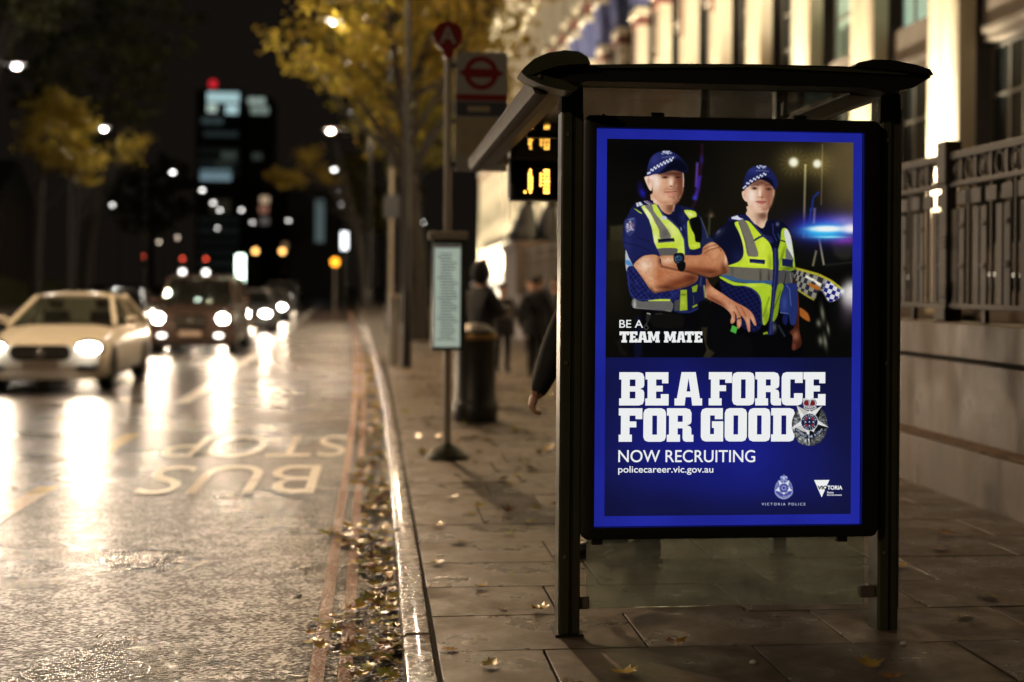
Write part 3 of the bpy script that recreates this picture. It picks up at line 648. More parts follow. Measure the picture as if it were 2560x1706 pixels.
# ================================================================== SIGNALS, BEACON, FAR LIGHTS
M_SIGRED = glow("signal_red", (1., .10, .05), 5); M_SIGAMB = glow("signal_amber", (1., .36, .02), 4); M_SIGGRN = glow("sign_pale_green", (.75, 1., .82), 7); M_SIGWHT = glow("bloom_white", (1., .93, .86), 6)
def signal(label, x, y, z, white=False):
    t = thing("traffic_signal", label, "traffic signal", (x, y, 0), 0, "traffic signals far down the road")
    MB().tube((x, y, 0), (x, y, z + .5), .06, n=8).build("pole", M_COLUMN, t, True)
    h = MB().cbox(x - .2, x + .2, y - .32, y - .08, z - .95, z + .35, .03).build("head", M_COLUMN, t)
    for i, mm in enumerate((M_SIGRED, M_SIGDARK, M_SIGDARK)): MB().ball((x, y - .33, z + .1 - i * .38), .12, .05, .12, 12).build("signal_lens", mm, h, True)
    if white: MB().cbox(x - .22, x + .22, y - .34, y - .30, z - 1.5, z - .98, .01).build("bloom_plate", M_SIGWHT, t)  # white bloom under the red lamp, given the shape of a glowing plate
M_SIGDARK = mat("signal_unlit", (.02, .02, .02), .3)
signal("red traffic signal far left of the brown cab", -25.0, 150., 4.5)
signal("red traffic signal above the brown cab's left side, over a white glow", -18.1, 130., 3.9, True)
signal("red traffic signal above the brown cab's middle, over a white glow", -15.9, 130., 3.9, True)
t = thing("amber_beacon", "round amber beacon on a post at the far end of the pavement", "beacon", (-2.0, 70, 0)); MB().tube((-2.0, 70, 0), (-2.0, 70, 2.55), .05, n=8).build("pole", M_POLE, t, True); MB().ball((-2.0, 70, 2.76), .21, n=14).build("globe", M_SIGAMB, t, True)
def lit_box(name, label, x, y, z0, z1, w, m, cat_="sign"):
    t = thing(name, label, cat_, (x, y, 0)); MB().tube((x, y + .1, 0), (x, y + .1, z0 + .1), .05, n=8).build("post", M_COLUMN, t, True)
    MB().cbox(x - w / 2 - .05, x + w / 2 + .05, y - .05, y + .2, z0 - .05, z1 + .05, .02).build("case", M_COLUMN, t); MB().box(x - w / 2, x + w / 2, y - .07, y - .052, z0, z1).build("lit_face", m, t)
lit_box("illuminated_sign", "tall pale green illuminated sign behind the second row of cars", -8.2, 84., 1.7, 3.4, .5, M_SIGGRN)
lit_box("illuminated_sign", "white illuminated sign left of the lamp column", -1.35, 62., 3.2, 4.0, .3, glow("sign_soft_white", (.9, .95, 1.), 3))
for x, y, z, lab in ((-10.6, 122., 4.6, "left of two small orange lamps beyond the cars"), (-8.2, 122., 4.6, "right of two small orange lamps beyond the cars")):
    t = thing("wall_lantern", lab, "lamp", (x, y, 0), 0, "orange lanterns far away"); MB().tube((x, y, 0), (x, y, z - .2), .05, n=8).build("post", M_COLUMN, t, True); MB().ball((x, y, z), .24, n=12).build("globe", glow("lantern_orange", (1., .52, .14), 5), t, True)
# ================================================================== VEHICLES
M_TYRE = mat("tyre_rubber", (.012, .012, .012), .8); M_RIM = mat("alloy_rim", (.35, .35, .36), .3, metal=.9); M_CARGLASS = glass("car_glass", (.30, .34, .32), .02, film=.03); M_SEAT = mat("seat_cloth", (.10, .10, .10), .8); M_GRILLE = mat("grille_black", (.012, .012, .012), .35); M_CHROME = mat("chrome_trim", (.6, .6, .6), .15, metal=1.); M_PLATE = mat("number_plate", (.55, .45, .38), .5)
M_HEAD = glow("headlamp_lit", (1., .95, .86), 60); M_FOG = glow("foglamp_lit", (1., .95, .88), 5)
def car(label, cx, yf, sp, paint, energy, cat_="car"):
    W, Lg, hood, belt, roof, hoodlen, ws, rearw, rr = sp["W"] / 2, sp["L"], sp["hood"], sp["belt"], sp["roof"], sp["hoodlen"], sp["ws"], sp["rear"], sp["rr"]
    t = thing("parked_car" if False else sp["name"], label, cat_, (cx, yf, Z0), 0, "cars driving towards the camera")
    def ring(y, w, zb, zt, round_=.10):
        p = [(w - .05, zb), (w, zb + .10), (w + .0, zt - .22), (w - .03, zt - .10), (w - round_, zt - .02), (w * .5, zt + .012)]
        return [(x, y, z) for x, z in p] + [(-x, y, z) for x, z in p[::-1]]
    body = MB().loft([ring(.0, W * .84, .30, hood - .16), ring(.05, W * .92, .24, hood - .08), ring(.22, W * .985, .20, hood - .02), ring(.6, W, .19, hood + .03), ring(hoodlen, W, .19, belt), ring(hoodlen + ws, W, .20, belt + .02), ring(Lg - .9, W, .21, belt + .03), ring(Lg - .12, W * .95, .26, belt - .01), ring(Lg, W * .88, .34, belt - .12)]).build("body", paint, t, 75, True)
    tw = W * sp["top"]
    def cab(y, w, z): return [(w, y, z), (-w, y, z)]
    b0, b1 = hoodlen - .05, Lg - sp["boot"]; t0, t1 = hoodlen + ws, Lg - sp["boot"] - rearw
    zr = roof
    g = MB().add([(-W * .90, b0, belt - .02), (W * .90, b0, belt - .02), (W * .92, b1, belt), (-W * .92, b1, belt), (-tw, t0, zr - .03), (tw, t0, zr - .03), (tw, t1, zr - .03), (-tw, t1, zr - .03)], [(0, 1, 5, 4), (1, 2, 6, 5), (2, 3, 7, 6), (3, 0, 4, 7), (4, 5, 6, 7)]).build("window_glass", M_CARGLASS, t, False, True)
    MB().loft([[(-tw - .03, y, zr - .05), (-tw + .05, y, z + .0), (-tw * .5, y, z + .03), (tw * .5, y, z + .03), (tw - .05, y, z), (tw + .03, y, zr - .05)] for y, z in ((t0 - .06, zr - .03), (t0 + .12, zr), ((t0 + t1) / 2, zr + .015), (t1 - .1, zr), (t1 + .08, zr - .04))]).build("roof", paint, t, 75, True)
    for s_ in (-1, 1):
        MB().tube((s_ * W * .91, b0, belt), (s_ * tw, t0, zr - .04), .045, .04, 8).build("windscreen_pillar", paint, t, True, True)
        MB().tube((s_ * (W * .93), (b0 + b1) / 2 + .1, belt), (s_ * (tw + .01), (t0 + t1) / 2, zr - .04), .04, n=8).build("door_pillar", paint, t, True, True)
        MB().tube((s_ * W * .92, b1, belt), (s_ * tw, t1, zr - .04), .07, .06, 8).build("rear_pillar", paint, t, True, True)
        MB().ball((s_ * (W + .12), hoodlen + .35, belt + .08), .11, .07, .075, 10).build("wing_mirror", paint, t, True, True)
        hl = MB().ball((s_ * sp["hx"], .06, sp["hz"]), sp["hw"], .10, sp["hh"], 14).build("headlight", M_HEAD, t, True, True)
        MB().ball((s_ * sp["hx"], .09, sp["hz"]), sp["hw"] * 1.25, .10, sp["hh"] * 1.3, 14).build("headlight_surround", M_CHROME if sp["chrome"] else M_GRILLE, t, True, True)
        MB().ball((s_ * sp["fx"], .05, sp["fz"]), .20, .08, .07, 12).build("air_intake", M_GRILLE, t, True, True)
        if sp["fog"]: MB().ball((s_ * sp["fx"], -.01, sp["fz"]), .11, .05, .05, 10).build("fog_lamp", M_FOG, t, True, True)
        for wy in (sp["wy"], sp["wy"] + sp["wb"]):
            w = MB().lathe([(.20, -.11), (rr - .02, -.11), (rr, -.07), (rr, .07), (rr - .02, .11), (.20, .11)], (0, 0, 0), 24).mesh("wheel", True); w.transform(Matrix.Translation((s_ * (W - .10), wy, rr)) @ Matrix.Rotation(R(90), 4, 'Y')); wh = link("wheel", w, M_TYRE, t, False)
            r_ = MB().lathe([(.02, .0), (.10, .02), (.20, .0), (.215, .03), (.215, -.1), (.02, -.1)], (0, 0, 0), 20).mesh("rim", True); r_.transform(Matrix.Translation((s_ * (W - .01), wy, rr)) @ Matrix.Rotation(R(90 * s_), 4, 'Y')); link("rim", r_, M_RIM, wh, False)
            MB().prism([((rr + .05) * math.cos(a) + wy, (rr + .05) * math.sin(a) + rr) for a in [math.pi * k / 10 for k in range(11)]], 'x', s_ * (W - .20), s_ * (W + .004)).build("wheel_arch", M_GRILLE, t, False, True)
    for s_ in (-1, 1):
        st = MB().cbox(s_ * W * .42 - .22, s_ * W * .42 + .22, t0 + .35, t0 + .50, belt - .45, belt + .22, .06).build("front_seat", M_SEAT, t, False, True); MB().cbox(s_ * W * .42 - .12, s_ * W * .42 + .12, t0 + .36, t0 + .46, belt + .25, belt + .42, .04).build("headrest", M_SEAT, st, False, True)
        MB().tube((s_ * W * .35, b0 + .04, belt + .005), (s_ * W * .35 + .45, b0 + .16, belt + .09), .012, n=6).build("wiper", M_GRILLE, t, False, True)
    MB().cbox(-W * .82, W * .82, b0 + .1, b0 + .45, belt - .2, belt + .03, .04).build("dashboard", M_GRILLE, t, False, True)
    gr = MB().prism(rrect(-sp["gw"], sp["gw"], sp["gz0"], sp["gz1"], sp["gr"], 5), 'y', -.035, .12).build("grille", M_GRILLE, t, False, True)
    for k in range(3):
        zz = sp["gz0"] + (sp["gz1"] - sp["gz0"]) * (k + 1) / 4; MB().box(-sp["gw"] * .92, sp["gw"] * .92, -.042, -.034, zz - .008, zz + .008).build("grille_bar", M_CHROME if k == 1 else M_FRAME, gr, False, True)
    MB().ball((0, -.045, (sp["gz0"] + sp["gz1"]) / 2), .08, .012, .08, 16).build("badge", M_CHROME, gr, True, True)
    MB().box(-.26, .26, -.045, -.03, sp["pz"], sp["pz"] + .11).build("number_plate", M_PLATE, t, False, True)
    MB().cbox(-W * .8, W * .8, -.03, .2, .20, .30, .03).build("lower_lip", M_GRILLE if not sp["chrome"] else paint, t, False, True)
    if sp.get("sign"): s2 = MB().cbox(-.30, .30, t0 + .25, t0 + .45, zr + .02, zr + .14, .03).build("roof_sign", M_GRILLE, t, False, True); MB().box(-.24, .24, t0 + .243, t0 + .249, zr + .04, zr + .12).build("sign_face", sp["sign"], s2, False, True)
    if sp.get("bars"):
        for s_ in (-1, 1): MB().tube((s_ * (tw - .06), t0 + .1, zr + .05), (s_ * (tw - .06), t1 - .1, zr + .05), .02, n=8).build("roof_rail", M_CHROME, t, True, True)
    if energy:
        for s_ in (-1, 1): lamp_light('SPOT', (cx + s_ * sp["hx"], yf - .10, Z0 + sp["hz"]), energy, HEAD_COL, t, (cx + s_ * sp["hx"] * .6 + .25, yf - 20, Z0 + sp["hz"] - .12), R(128), .7, .13, "headlamp_beam")
    return t
SALOON = dict(name="saloon_car", W=1.84, L=4.68, hood=.80, belt=.98, roof=1.47, hoodlen=1.42, ws=.85, rear=.75, boot=.55, rr=.325, top=.66, hx=.70, hz=.68, hw=.19, hh=.10, fx=.66, fz=.38, fog=False, wy=.86, wb=2.84, gw=.44, gz0=.50, gz1=.72, gr=.10, pz=.36, chrome=True)
CAB = dict(name="taxi_cab", W=1.98, L=4.75, hood=1.02, belt=1.18, roof=1.86, hoodlen=1.25, ws=.60, rear=.35, boot=.15, rr=.36, top=.76, hx=.74, hz=.84, hw=.15, hh=.13, fx=.66, fz=.45, fog=True, wy=.85, wb=2.9, gw=.36, gz0=.62, gz1=.96, gr=.05, pz=.44, chrome=False)
HP = 340
M_CARCREAM = mat("cream_car_paint", (.84, .78, .66), .26, coat=.6); M_CARBROWN = mat("brown_car_paint", (.075, .05, .042), .22, coat=.6); M_CARGREY = mat("grey_car_paint", (.12, .12, .125), .28, coat=.5); M_CARDARK = mat("dark_car_paint", (.03, .03, .035), .25, coat=.5)
car("cream saloon car with lit headlamps, nearest car at the left edge", -4.98, 20.75, SALOON, M_CARCREAM, HP)
car("dark brown cab with lit headlamps behind the cream saloon", -4.30, 32.2, dict(CAB, bars=True), M_CARBROWN, HP)
car("grey saloon with lit headlamps just behind the brown cab", -4.35, 46., SALOON, M_CARGREY, HP)
car("dark saloon with lit headlamps behind the grey saloon, near the bus lane", -4.75, 60., SALOON, M_CARDARK, HP)
car("farthest car in the queue, only its headlamps showing", -5.9, 84., dict(CAB), M_CARDARK, HP)
car("dark saloon in the second lane behind the cream saloon", -8.4, 44., SALOON, M_CARDARK, HP * .8)
car("dark cab in the second lane farther back", -9.2, 66., CAB, M_CARDARK, HP * .8)
# ================================================================== TREES
M_BARK = mat("bark", (.014, .011, .009), .85, vary=.4, vscale=5, bump=.02, bscale=9)
M_LEAFY = mat("yellow_leaves", (.26, .185, .02), .55, vary=.55, vscale=.9, transl=.45)
M_LEAFG = mat("green_yellow_leaves", (.20, .17, .02), .55, vary=.5, vscale=.8, transl=.4)
M_LEAFD = mat("dark_green_leaves", (.045, .05, .014), .6, vary=.5, vscale=.8, transl=.3)
def tree(label, x, y, h, lean, crown, nclump, nleaf, m, seed, leaf=.17, tr=.24, group="street trees"):
    """crown: list of (cx, cy, cz, rx, ry, rz) lobes given relative to the trunk's foot"""
    rs = np.random.RandomState(seed); t = thing("plane_tree", label, "tree", (x, y, 0), 0, group)
    tb = MB(); pts = [(x, y, -.05), (x + lean * .1, y, h * .25), (x + lean * .35, y + .1, h * .55), (x + lean, y + .2, h)]
    tb.path(pts, [tr * 1.25, tr, tr * .75, tr * .35], 12)
    for cx, cy, cz, rx, ry, rz in crown:
        for k in range(4):
            d = rs.randn(3); d /= np.linalg.norm(d); e = (x + cx + d[0] * rx * .7, y + cy + d[1] * ry * .7, cz + d[2] * rz * .6); s = rs.uniform(.45, .8)
            st = (x + lean * s * .8, y, h * s); mid = tuple((a + b) / 2 + rs.uniform(-.3, .3) for a, b in zip(st, e)); tb.path([st, mid, e], [tr * .4, tr * .2, tr * .06], 6)
    tb.build("trunk", M_BARK, t, True)
    V = []; wts = np.array([c[3] * c[4] * c[5] for c in crown]); wts = wts / wts.sum()
    for k in range(nclump):
        c = crown[rs.choice(len(crown), p=wts)]; d = rs.randn(3); d /= np.linalg.norm(d); r = rs.uniform(.25, 1) ** .45
        cen = np.array([x + c[0] + d[0] * c[3] * r, y + c[1] + d[1] * c[4] * r, c[2] + d[2] * c[5] * r]); sg = rs.uniform(.16, .40)
        p = cen + rs.randn(nleaf, 3) * np.array([sg, sg, sg * .55]); V.append(p)
    P = np.concatenate(V); n = len(P); a = rs.randn(n, 3); a /= np.linalg.norm(a, axis=1)[:, None]; b_ = np.cross(a, rs.randn(n, 3)); b_ /= np.linalg.norm(b_, axis=1)[:, None]
    s = leaf * rs.uniform(.6, 1.25, (n, 1)); q = np.stack([P - a * s * .5, P + b_ * s * .42, P + a * s * .55, P - b_ * s * .42], 1).reshape(-1, 3)
    me = bpy.data.meshes.new("crown"); me.vertices.add(4 * n); me.vertices.foreach_set("co", q.ravel()); me.loops.add(4 * n); me.loops.foreach_set("vertex_index", np.arange(4 * n)); me.polygons.add(n); me.polygons.foreach_set("loop_start", np.arange(n) * 4); me.update(); me.validate()
    link("crown", me, m, t)
    return t
tree("yellow leaved plane tree behind the lamp column, lit by a lamp", 1.35, 38., 9.5, -1.0, [(-.6, 1.2, 9.8, 3.4, 3.2, 3.2), (-2.6, 3.2, 9.2, 1.9, 2.4, 1.9), (1.4, -1, 10.5, 2.4, 2.6, 2.8), (-.8, 2.0, 7.0, 1.5, 1.8, 1.3), (1.6, 0, 7.6, 1.6, 1.6, 1.2)], 270, 26, M_LEAFY, 3, .20)
tree("darker plane tree farther along the pavement behind the yellow one", 1.2, 55., 10, -.4, [(-.4, 0, 10.5, 3.4, 3.2, 3.0), (.8, 0, 8, 2.4, 2.4, 2.)], 190, 36, M_LEAFG, 5, .22)
tree("small crowned yellow tree far down the pavement, left of the yellow one", -.6, 88., 11, -2.0, [(-3.4, 0, 9.6, .8, .9, .8), (-4.8, 0, 8.6, 1.3, 1.0, .5), (-2.6, 0, 8.6, .8, .8, .5)], 44, 26, M_LEAFY, 6, .26)
tree("leafy tree across the road with a lit yellow clump beside a lamp", -17.6, 72., 11, .6, [(1.2, 0, 9.4, 1.7, 1.6, 1.9), (2.7, .4, 7.7, 1.1, 1.1, .9), (.6, 0, 11.0, .9, 1., .9)], 95, 32, M_LEAFY, 8, .24, group="trees across the road")
tree("small yellow spray of leaves on a thin tree right of the lit clump", -17.2, 79., 10, .4, [(3.0, 0, 9.0, .35, .4, .8), (3.9, 0, 9.9, .5, .5, .3)], 16, 26, M_LEAFY, 9, .22, .12, group="trees across the road")
tree("big dark tree across the road at the top left corner", -19.5, 40., 13, 2., [(0, 0, 13, 5.5, 5, 4.5), (3.5, 3, 14, 3.6, 3.6, 3.2), (-2, 3, 17, 5, 5, 4)], 330, 40, M_LEAFD, 11, .26, .4, group="trees across the road")
tree("dark tree across the road beyond the corner tree", -18.6, 62., 14, 1.6, [(0, 0, 16, 5.0, 5, 4.8), (3., 2, 18, 4.2, 4, 4.2)], 260, 36, M_LEAFD, 12, .3, .4, group="trees across the road")
tree("dark tree across the road left of the tower", -20., 96., 15, 2., [(0, 0, 16, 5.4, 5, 6), (3.6, 0, 20, 4.4, 4, 4.5)], 230, 34, M_LEAFD, 13, .36, .4, group="trees across the road")
tree("far dark tree in front of the tower's foot", -26., 160., 14, 0., [(0, 0, 12, 6, 5, 5)], 160, 30, M_LEAFD, 14, .5, .4, group="trees across the road")
tree("far dark tree at the end of the near pavement", 1.0, 125., 12, -1., [(-.6, 0, 11, 4, 4, 4.5)], 130, 30, M_LEAFG, 15, .4, .3)

# ================================================================== FAR BUILDINGS
M_TOWER = mat("tower_cladding", (.02, .023, .022), .5); M_FARWALL = mat("far_wall", (.035, .03, .026), .8)
tw = thing("office_tower", "distant dark office tower with lit top floors and a red roof lamp", "building", (-31, 300, 0))
MB().box(-39.2, -29.0, 300, 318, 0, 44.6).build("tower_slab", M_TOWER, tw); MB().box(-28.6, -22.8, 303, 318, 0, 43.6).build("tower_slab", M_TOWER, tw)
def lit(x0, x1, z0, z1, col, s, y=299.8, n=None, root=None, nm="window_band"):
    s = s * .42 if root is None else s
    n = n or max(1, int((x1 - x0) / 1.6)); m = glow("band_light", col, s); w = (x1 - x0) / n; me = MB().box(.08, w - .08, 0, .1, z0, z1).mesh(nm); me.materials.append(m)
    for k in range(n): o = link(nm, me, None, root or tw); o.location = (x0 + k * w, y, 0)
T1, T2 = (.62, .92, .95), (.70, .90, .78)
lit(-36.8, -29.8, 41.8, 44.0, T1, 1.5); lit(-36.8, -34.6, 39.6, 41.4, T2, 1.4); lit(-32.8, -30.0, 39.3, 41.3, T1, 1.5); lit(-28.2, -24.4, 41.9, 43.4, T2, .9, 302.8); lit(-27.6, -23.6, 39.8, 41.4, T2, .6, 302.8)
lit(-38., -33.2, 37.0, 38.4, T1, .10); lit(-37.5, -30, 34.2, 35.4, T1, .05); lit(-33.6, -30.4, 29.4, 31.0, T2, .13); lit(-27.2, -25, 29.6, 31, T2, .09, 302.8); lit(-38.2, -31.4, 24.6, 27.0, (.55, .82, .95), .75); lit(-35, -31, 27.6, 28.8, T2, .06)
lit(-36, -31.6, 17.4, 20.4, (.6, .55, .36), .06, n=4)
for q in range(9): lit(-38.6, -29.6, 3.2 + q * 2.4 + (8 if q > 5 else 0), 4.6 + q * 2.4 + (8 if q > 5 else 0), (.35, .5, .48), (.015, .03, .02)[q % 3])
MB().tube((-35.6, 300.4, 44.6), (-35.6, 300.4, 45.4), .15, n=8).build("lamp_mast", M_COLUMN, tw); MB().ball((-35.6, 300.4, 45.9), .9, n=12).build("red_lamp", glow("aviation_red", (1., .03, .05), .7), tw, True)
fb = thing("brick_block", "low dark block right of the tower with a few dim warm windows", "building", (-20, 280, 0)); MB().box(-26, -8, 282, 296, 0, 22).build("wall", M_FARWALL, fb)
for x0, z0, c_, s_ in ((-23.6, 18.6, (1., .72, .45), .5), (-23.8, 16.6, (1., .45, .3), .25), (-23.6, 14.2, (.7, .65, .6), .14), (-14., 13., (.5, .75, .8), .10), (-14., 15.6, (.5, .75, .8), .12), (-19, 9, (1., .6, .3), .2)): lit(x0, x0 + 1.9, z0, z0 + 1.4, c_, s_, 281.8, 1, fb, "window")
gb = thing("glass_block", "far pale glass building edge beside the small crowned yellow tree", "building", (-9, 220, 0)); MB().box(-14, -5.5, 220, 240, 0, 17.5).build("wall", M_TOWER, gb); lit(-9.6, -8.0, 8.6, 15.6, (.55, .8, .85), .10, 219.8, 1, gb, "window")
lb = thing("low_terrace", "low dark terrace across the road with yellow and white lit windows", "building", (-40, 112, 0)); MB().box(-60, -30, 112, 122, 0, 9).build("wall", M_FARWALL, lb); MB().prism([(111.5, 9), (117, 12), (122.5, 9)], 'x', -60, -30).build("roof", M_TOWER, lb)
for k, (x0, z0, w, h, c_, s_) in enumerate(((-44.8, 3.4, 1.0, 1.2, (.85, .9, .12), 1.2), (-43.0, 3.6, .8, .9, (.8, .85, .1), .5), (-41.4, 3.2, 1.5, 1.5, (.9, .95, .16), 1.6), (-38.9, 3.5, .8, 1., (.8, .8, .1), .4), (-44.6, .9, 1.0, 1.5, (.9, .9, 1.), .7), (-42.9, .8, 2.4, 1.4, (.9, .9, 1.), .45), (-36.4, 3.9, 1.5, 1.0, (.75, .85, 1.), 1.8), (-35., 3.3, 1.6, .9, (.6, .75, 1.), .8), (-33.6, .8, 1., .8, (1., .2, .12), .5))):
    lit(x0, x0 + w, z0, z0 + h, c_, s_, 111.8, 1, lb, "window")
# park railing and hedge line across the road
hd = thing("park_hedge", "long dark hedge across the road behind the cars", "hedge", (-24, 60, 0)); rs = np.random.RandomState(4)
b = MB(); b.loft([[(-24 + math.sin(q * .7) * .2 - (q * .02), 18 + q * 3.2, 0), (-24.2 + rs.uniform(-.2, .2) - q * .02, 18 + q * 3.2, 1.7 + rs.uniform(-.2, .3)), (-25.4 - q * .02, 18 + q * 3.2, 1.8 + rs.uniform(-.2, .2)), (-25.6 - q * .02, 18 + q * 3.2, 0)] for q in range(30)]); b.build("foliage", M_LEAFD, hd)
# ================================================================== PEOPLE
def skin_body(name, joints, edges, parent, mats, slot, sub=2):
    names = list(joints); me = bpy.data.meshes.new(name); me.from_pydata([joints[k][:3] for k in names], [(names.index(a), names.index(b)) for a, b in edges], [])
    o = bpy.data.objects.new(name, me); COL.objects.link(o); md = o.modifiers.new("s", 'SKIN'); md.use_smooth_shade = True
    lay = me.skin_vertices[0].data
    for i, k in enumerate(names): r = joints[k][3]; lay[i].radius = (r, joints[k][4] if len(joints[k]) > 4 else r); lay[i].use_root = (k == names[0])
    o.modifiers.new("u", 'SUBSURF').levels = sub; o.modifiers["u"].render_levels = sub
    bpy.context.view_layer.update(); m2 = bpy.data.meshes.new_from_object(o.evaluated_get(bpy.context.evaluated_depsgraph_get())); bpy.data.objects.remove(o)
    m2.name = name
    for m in mats: m2.materials.append(m)
    J = np.array([joints[k][:3] for k in names]); sl = [slot(k) for k in names]
    for p in m2.polygons: p.material_index = sl[int(np.argmin(((J - np.array(p.center[:])) ** 2).sum(1)))]; p.use_smooth = True
    return link(name, m2, None, parent, False)
M_COAT = mat("dark_coat", (.012, .013, .017), .75, vary=.3, vscale=7, bump=.004, bscale=30); M_TROUS = mat("dark_trousers", (.016, .016, .02), .8, vary=.2, vscale=8); M_SHOE = mat("black_boot", (.010, .010, .010), .4); M_SKINP = mat("skin", (.48, .27, .18), .5, vary=.08, vscale=12); M_HAIR = mat("dark_hair", (.02, .014, .01), .6); M_RUCK = mat("grey_bag", (.20, .18, .16), .7, vary=.2, vscale=9)
def human(label, loc, rz, pose, coat=None, trous=None, hood=False, h=1.75):
    """pose: dict of joints to override; figure faces local -y, feet on z=0"""
    s = h / 1.75; t = thing("person", label, "person", loc, rz)
    J = {"pelvis": (0, 0, .95, .15, .12), "belly": (0, 0, 1.1, .145, .11), "chest": (0, .01, 1.3, .175, .125), "neckb": (0, .01, 1.45, .10, .08), "neck": (0, 0, 1.50, .055), "jaw": (0, -.015, 1.575, .07, .075), "skull": (0, 0, 1.66, .085, .095), "crown": (0, .01, 1.715, .06, .07)}
    for n_, s_ in (("l", 1), ("r", -1)):
        J.update({n_ + "_sh": (s_ * .17, .01, 1.42, .075), n_ + "_el": (s_ * .24, .03, 1.13, .055), n_ + "_wr": (s_ * .25, -.06, .90, .04), n_ + "_hand": (s_ * .25, -.09, .82, .038, .022),
                  n_ + "_hip": (s_ * .09, 0, .90, .10), n_ + "_kn": (s_ * .10, -.02, .50, .065), n_ + "_an": (s_ * .10, .03, .10, .05), n_ + "_heel": (s_ * .10, .05, .045, .042), n_ + "_toe": (s_ * .11, -.16, .038, .04, .035)})
    J.update(pose); J = {k: tuple(q * s for q in v) for k, v in J.items()}
    E_ = [("pelvis", "belly"), ("belly", "chest"), ("chest", "neckb"), ("neckb", "neck"), ("neck", "jaw"), ("jaw", "skull"), ("skull", "crown")]
    for n_ in "lr": E_ += [("chest", n_ + "_sh"), (n_ + "_sh", n_ + "_el"), (n_ + "_el", n_ + "_wr"), (n_ + "_wr", n_ + "_hand"), ("pelvis", n_ + "_hip"), (n_ + "_hip", n_ + "_kn"), (n_ + "_kn", n_ + "_an"), (n_ + "_an", n_ + "_heel"), (n_ + "_heel", n_ + "_toe")]
    def slot(k): return 2 if k.endswith(("hand",)) or k in ("neck", "jaw", "skull") else 3 if k == "crown" else 4 if k.endswith(("toe", "heel")) else 1 if k.endswith(("kn", "an", "hip")) else 0
    body = skin_body("body", J, E_, t, [coat or M_COAT, trous or M_TROUS, M_SKINP, M_HAIR, M_SHOE], slot)
    hx, hy, hz = J["skull"][:3]
    f = MB().ball((hx, hy - .098 * s, hz - .035 * s), .014 * s, .022 * s, .022 * s, 8).build("nose", M_SKINP, body, True, True)
    for s_ in (-1, 1):
        MB().ball((hx + s_ * .034 * s, hy - .088 * s, hz), .012 * s, .008 * s, .008 * s, 8).build("eye", M_HAIR, body, True, True); MB().ball((hx + s_ * .087 * s, hy, hz - .02 * s), .012 * s, .024 * s, .034 * s, 8).build("ear", M_SKINP, body, True, True)
    MB().ball((hx, hy - .088 * s, hz - .078 * s), .026 * s, .008 * s, .007 * s, 8).build("mouth", mat("lips", (.36, .15, .11), .5), body, True, True)
    if hood: MB().ball((hx, hy + .035 * s, hz + .01 * s), .125 * s, .125 * s, .16 * s, 14).build("hood", coat or M_COAT, t, True, True)
    else: MB().ball((hx, hy + .03 * s, hz + .035 * s), .096 * s, .10 * s, .095 * s, 14).build("hair", M_HAIR, t, True, True)
    # coat skirt below the waist
    px, py, pz = J["pelvis"][:3]
    MB().loft([[(px + w * math.cos(a), py + d * math.sin(a), z * s) for a in [k * math.pi / 10 for k in range(20)]] for w, d, z in ((.20, .155, 1.12), (.215, .17, .95), (.235, .19, .74), (.225, .18, .735), (.19, .14, .95))]).build("coat_skirt", coat or M_COAT, t, True, True)
    return t, body, J
def fingers(t, wrist, base, dirv, up, side, curl, m=None, s=1.):
    """palm with four bent fingers and a thumb, as skinned chains"""
    w, b_, d, u, sd = map(Vector, (wrist, base, dirv, up, side)); d.normalize(); u.normalize(); sd.normalize()
    J = {"w": (*w, .028, .022), "p": (*(b_), .036, .019)}; E_ = [("w", "p")]
    for i, (off, ln) in enumerate(((-.027, .068), (-.009, .078), (.009, .074), (.027, .058))):
        a = b_ + sd * off + d * .03; c1 = a + (d * math.cos(curl) + u * math.sin(curl)) * ln * .55; c2 = c1 + (d * math.cos(curl * 2.2) + u * math.sin(curl * 2.2)) * ln * .5
        J["k%d" % i] = (*a, .0095); J["m%d" % i] = (*c1, .0085); J["t%d" % i] = (*c2, .007); E_ += [("p", "k%d" % i), ("k%d" % i, "m%d" % i), ("m%d" % i, "t%d" % i)]
    a = b_ - sd * .035 - d * .02; c1 = a - sd * .02 + d * .03 + u * .012; c2 = c1 + d * .028 + u * .016; J["th0"] = (*a, .013); J["th1"] = (*c1, .010); J["th2"] = (*c2, .008); E_ += [("p", "th0"), ("th0", "th1"), ("th1", "th2")]
    return skin_body("hand", J, E_, t, [m or M_SKINP], lambda k: 0, 1)
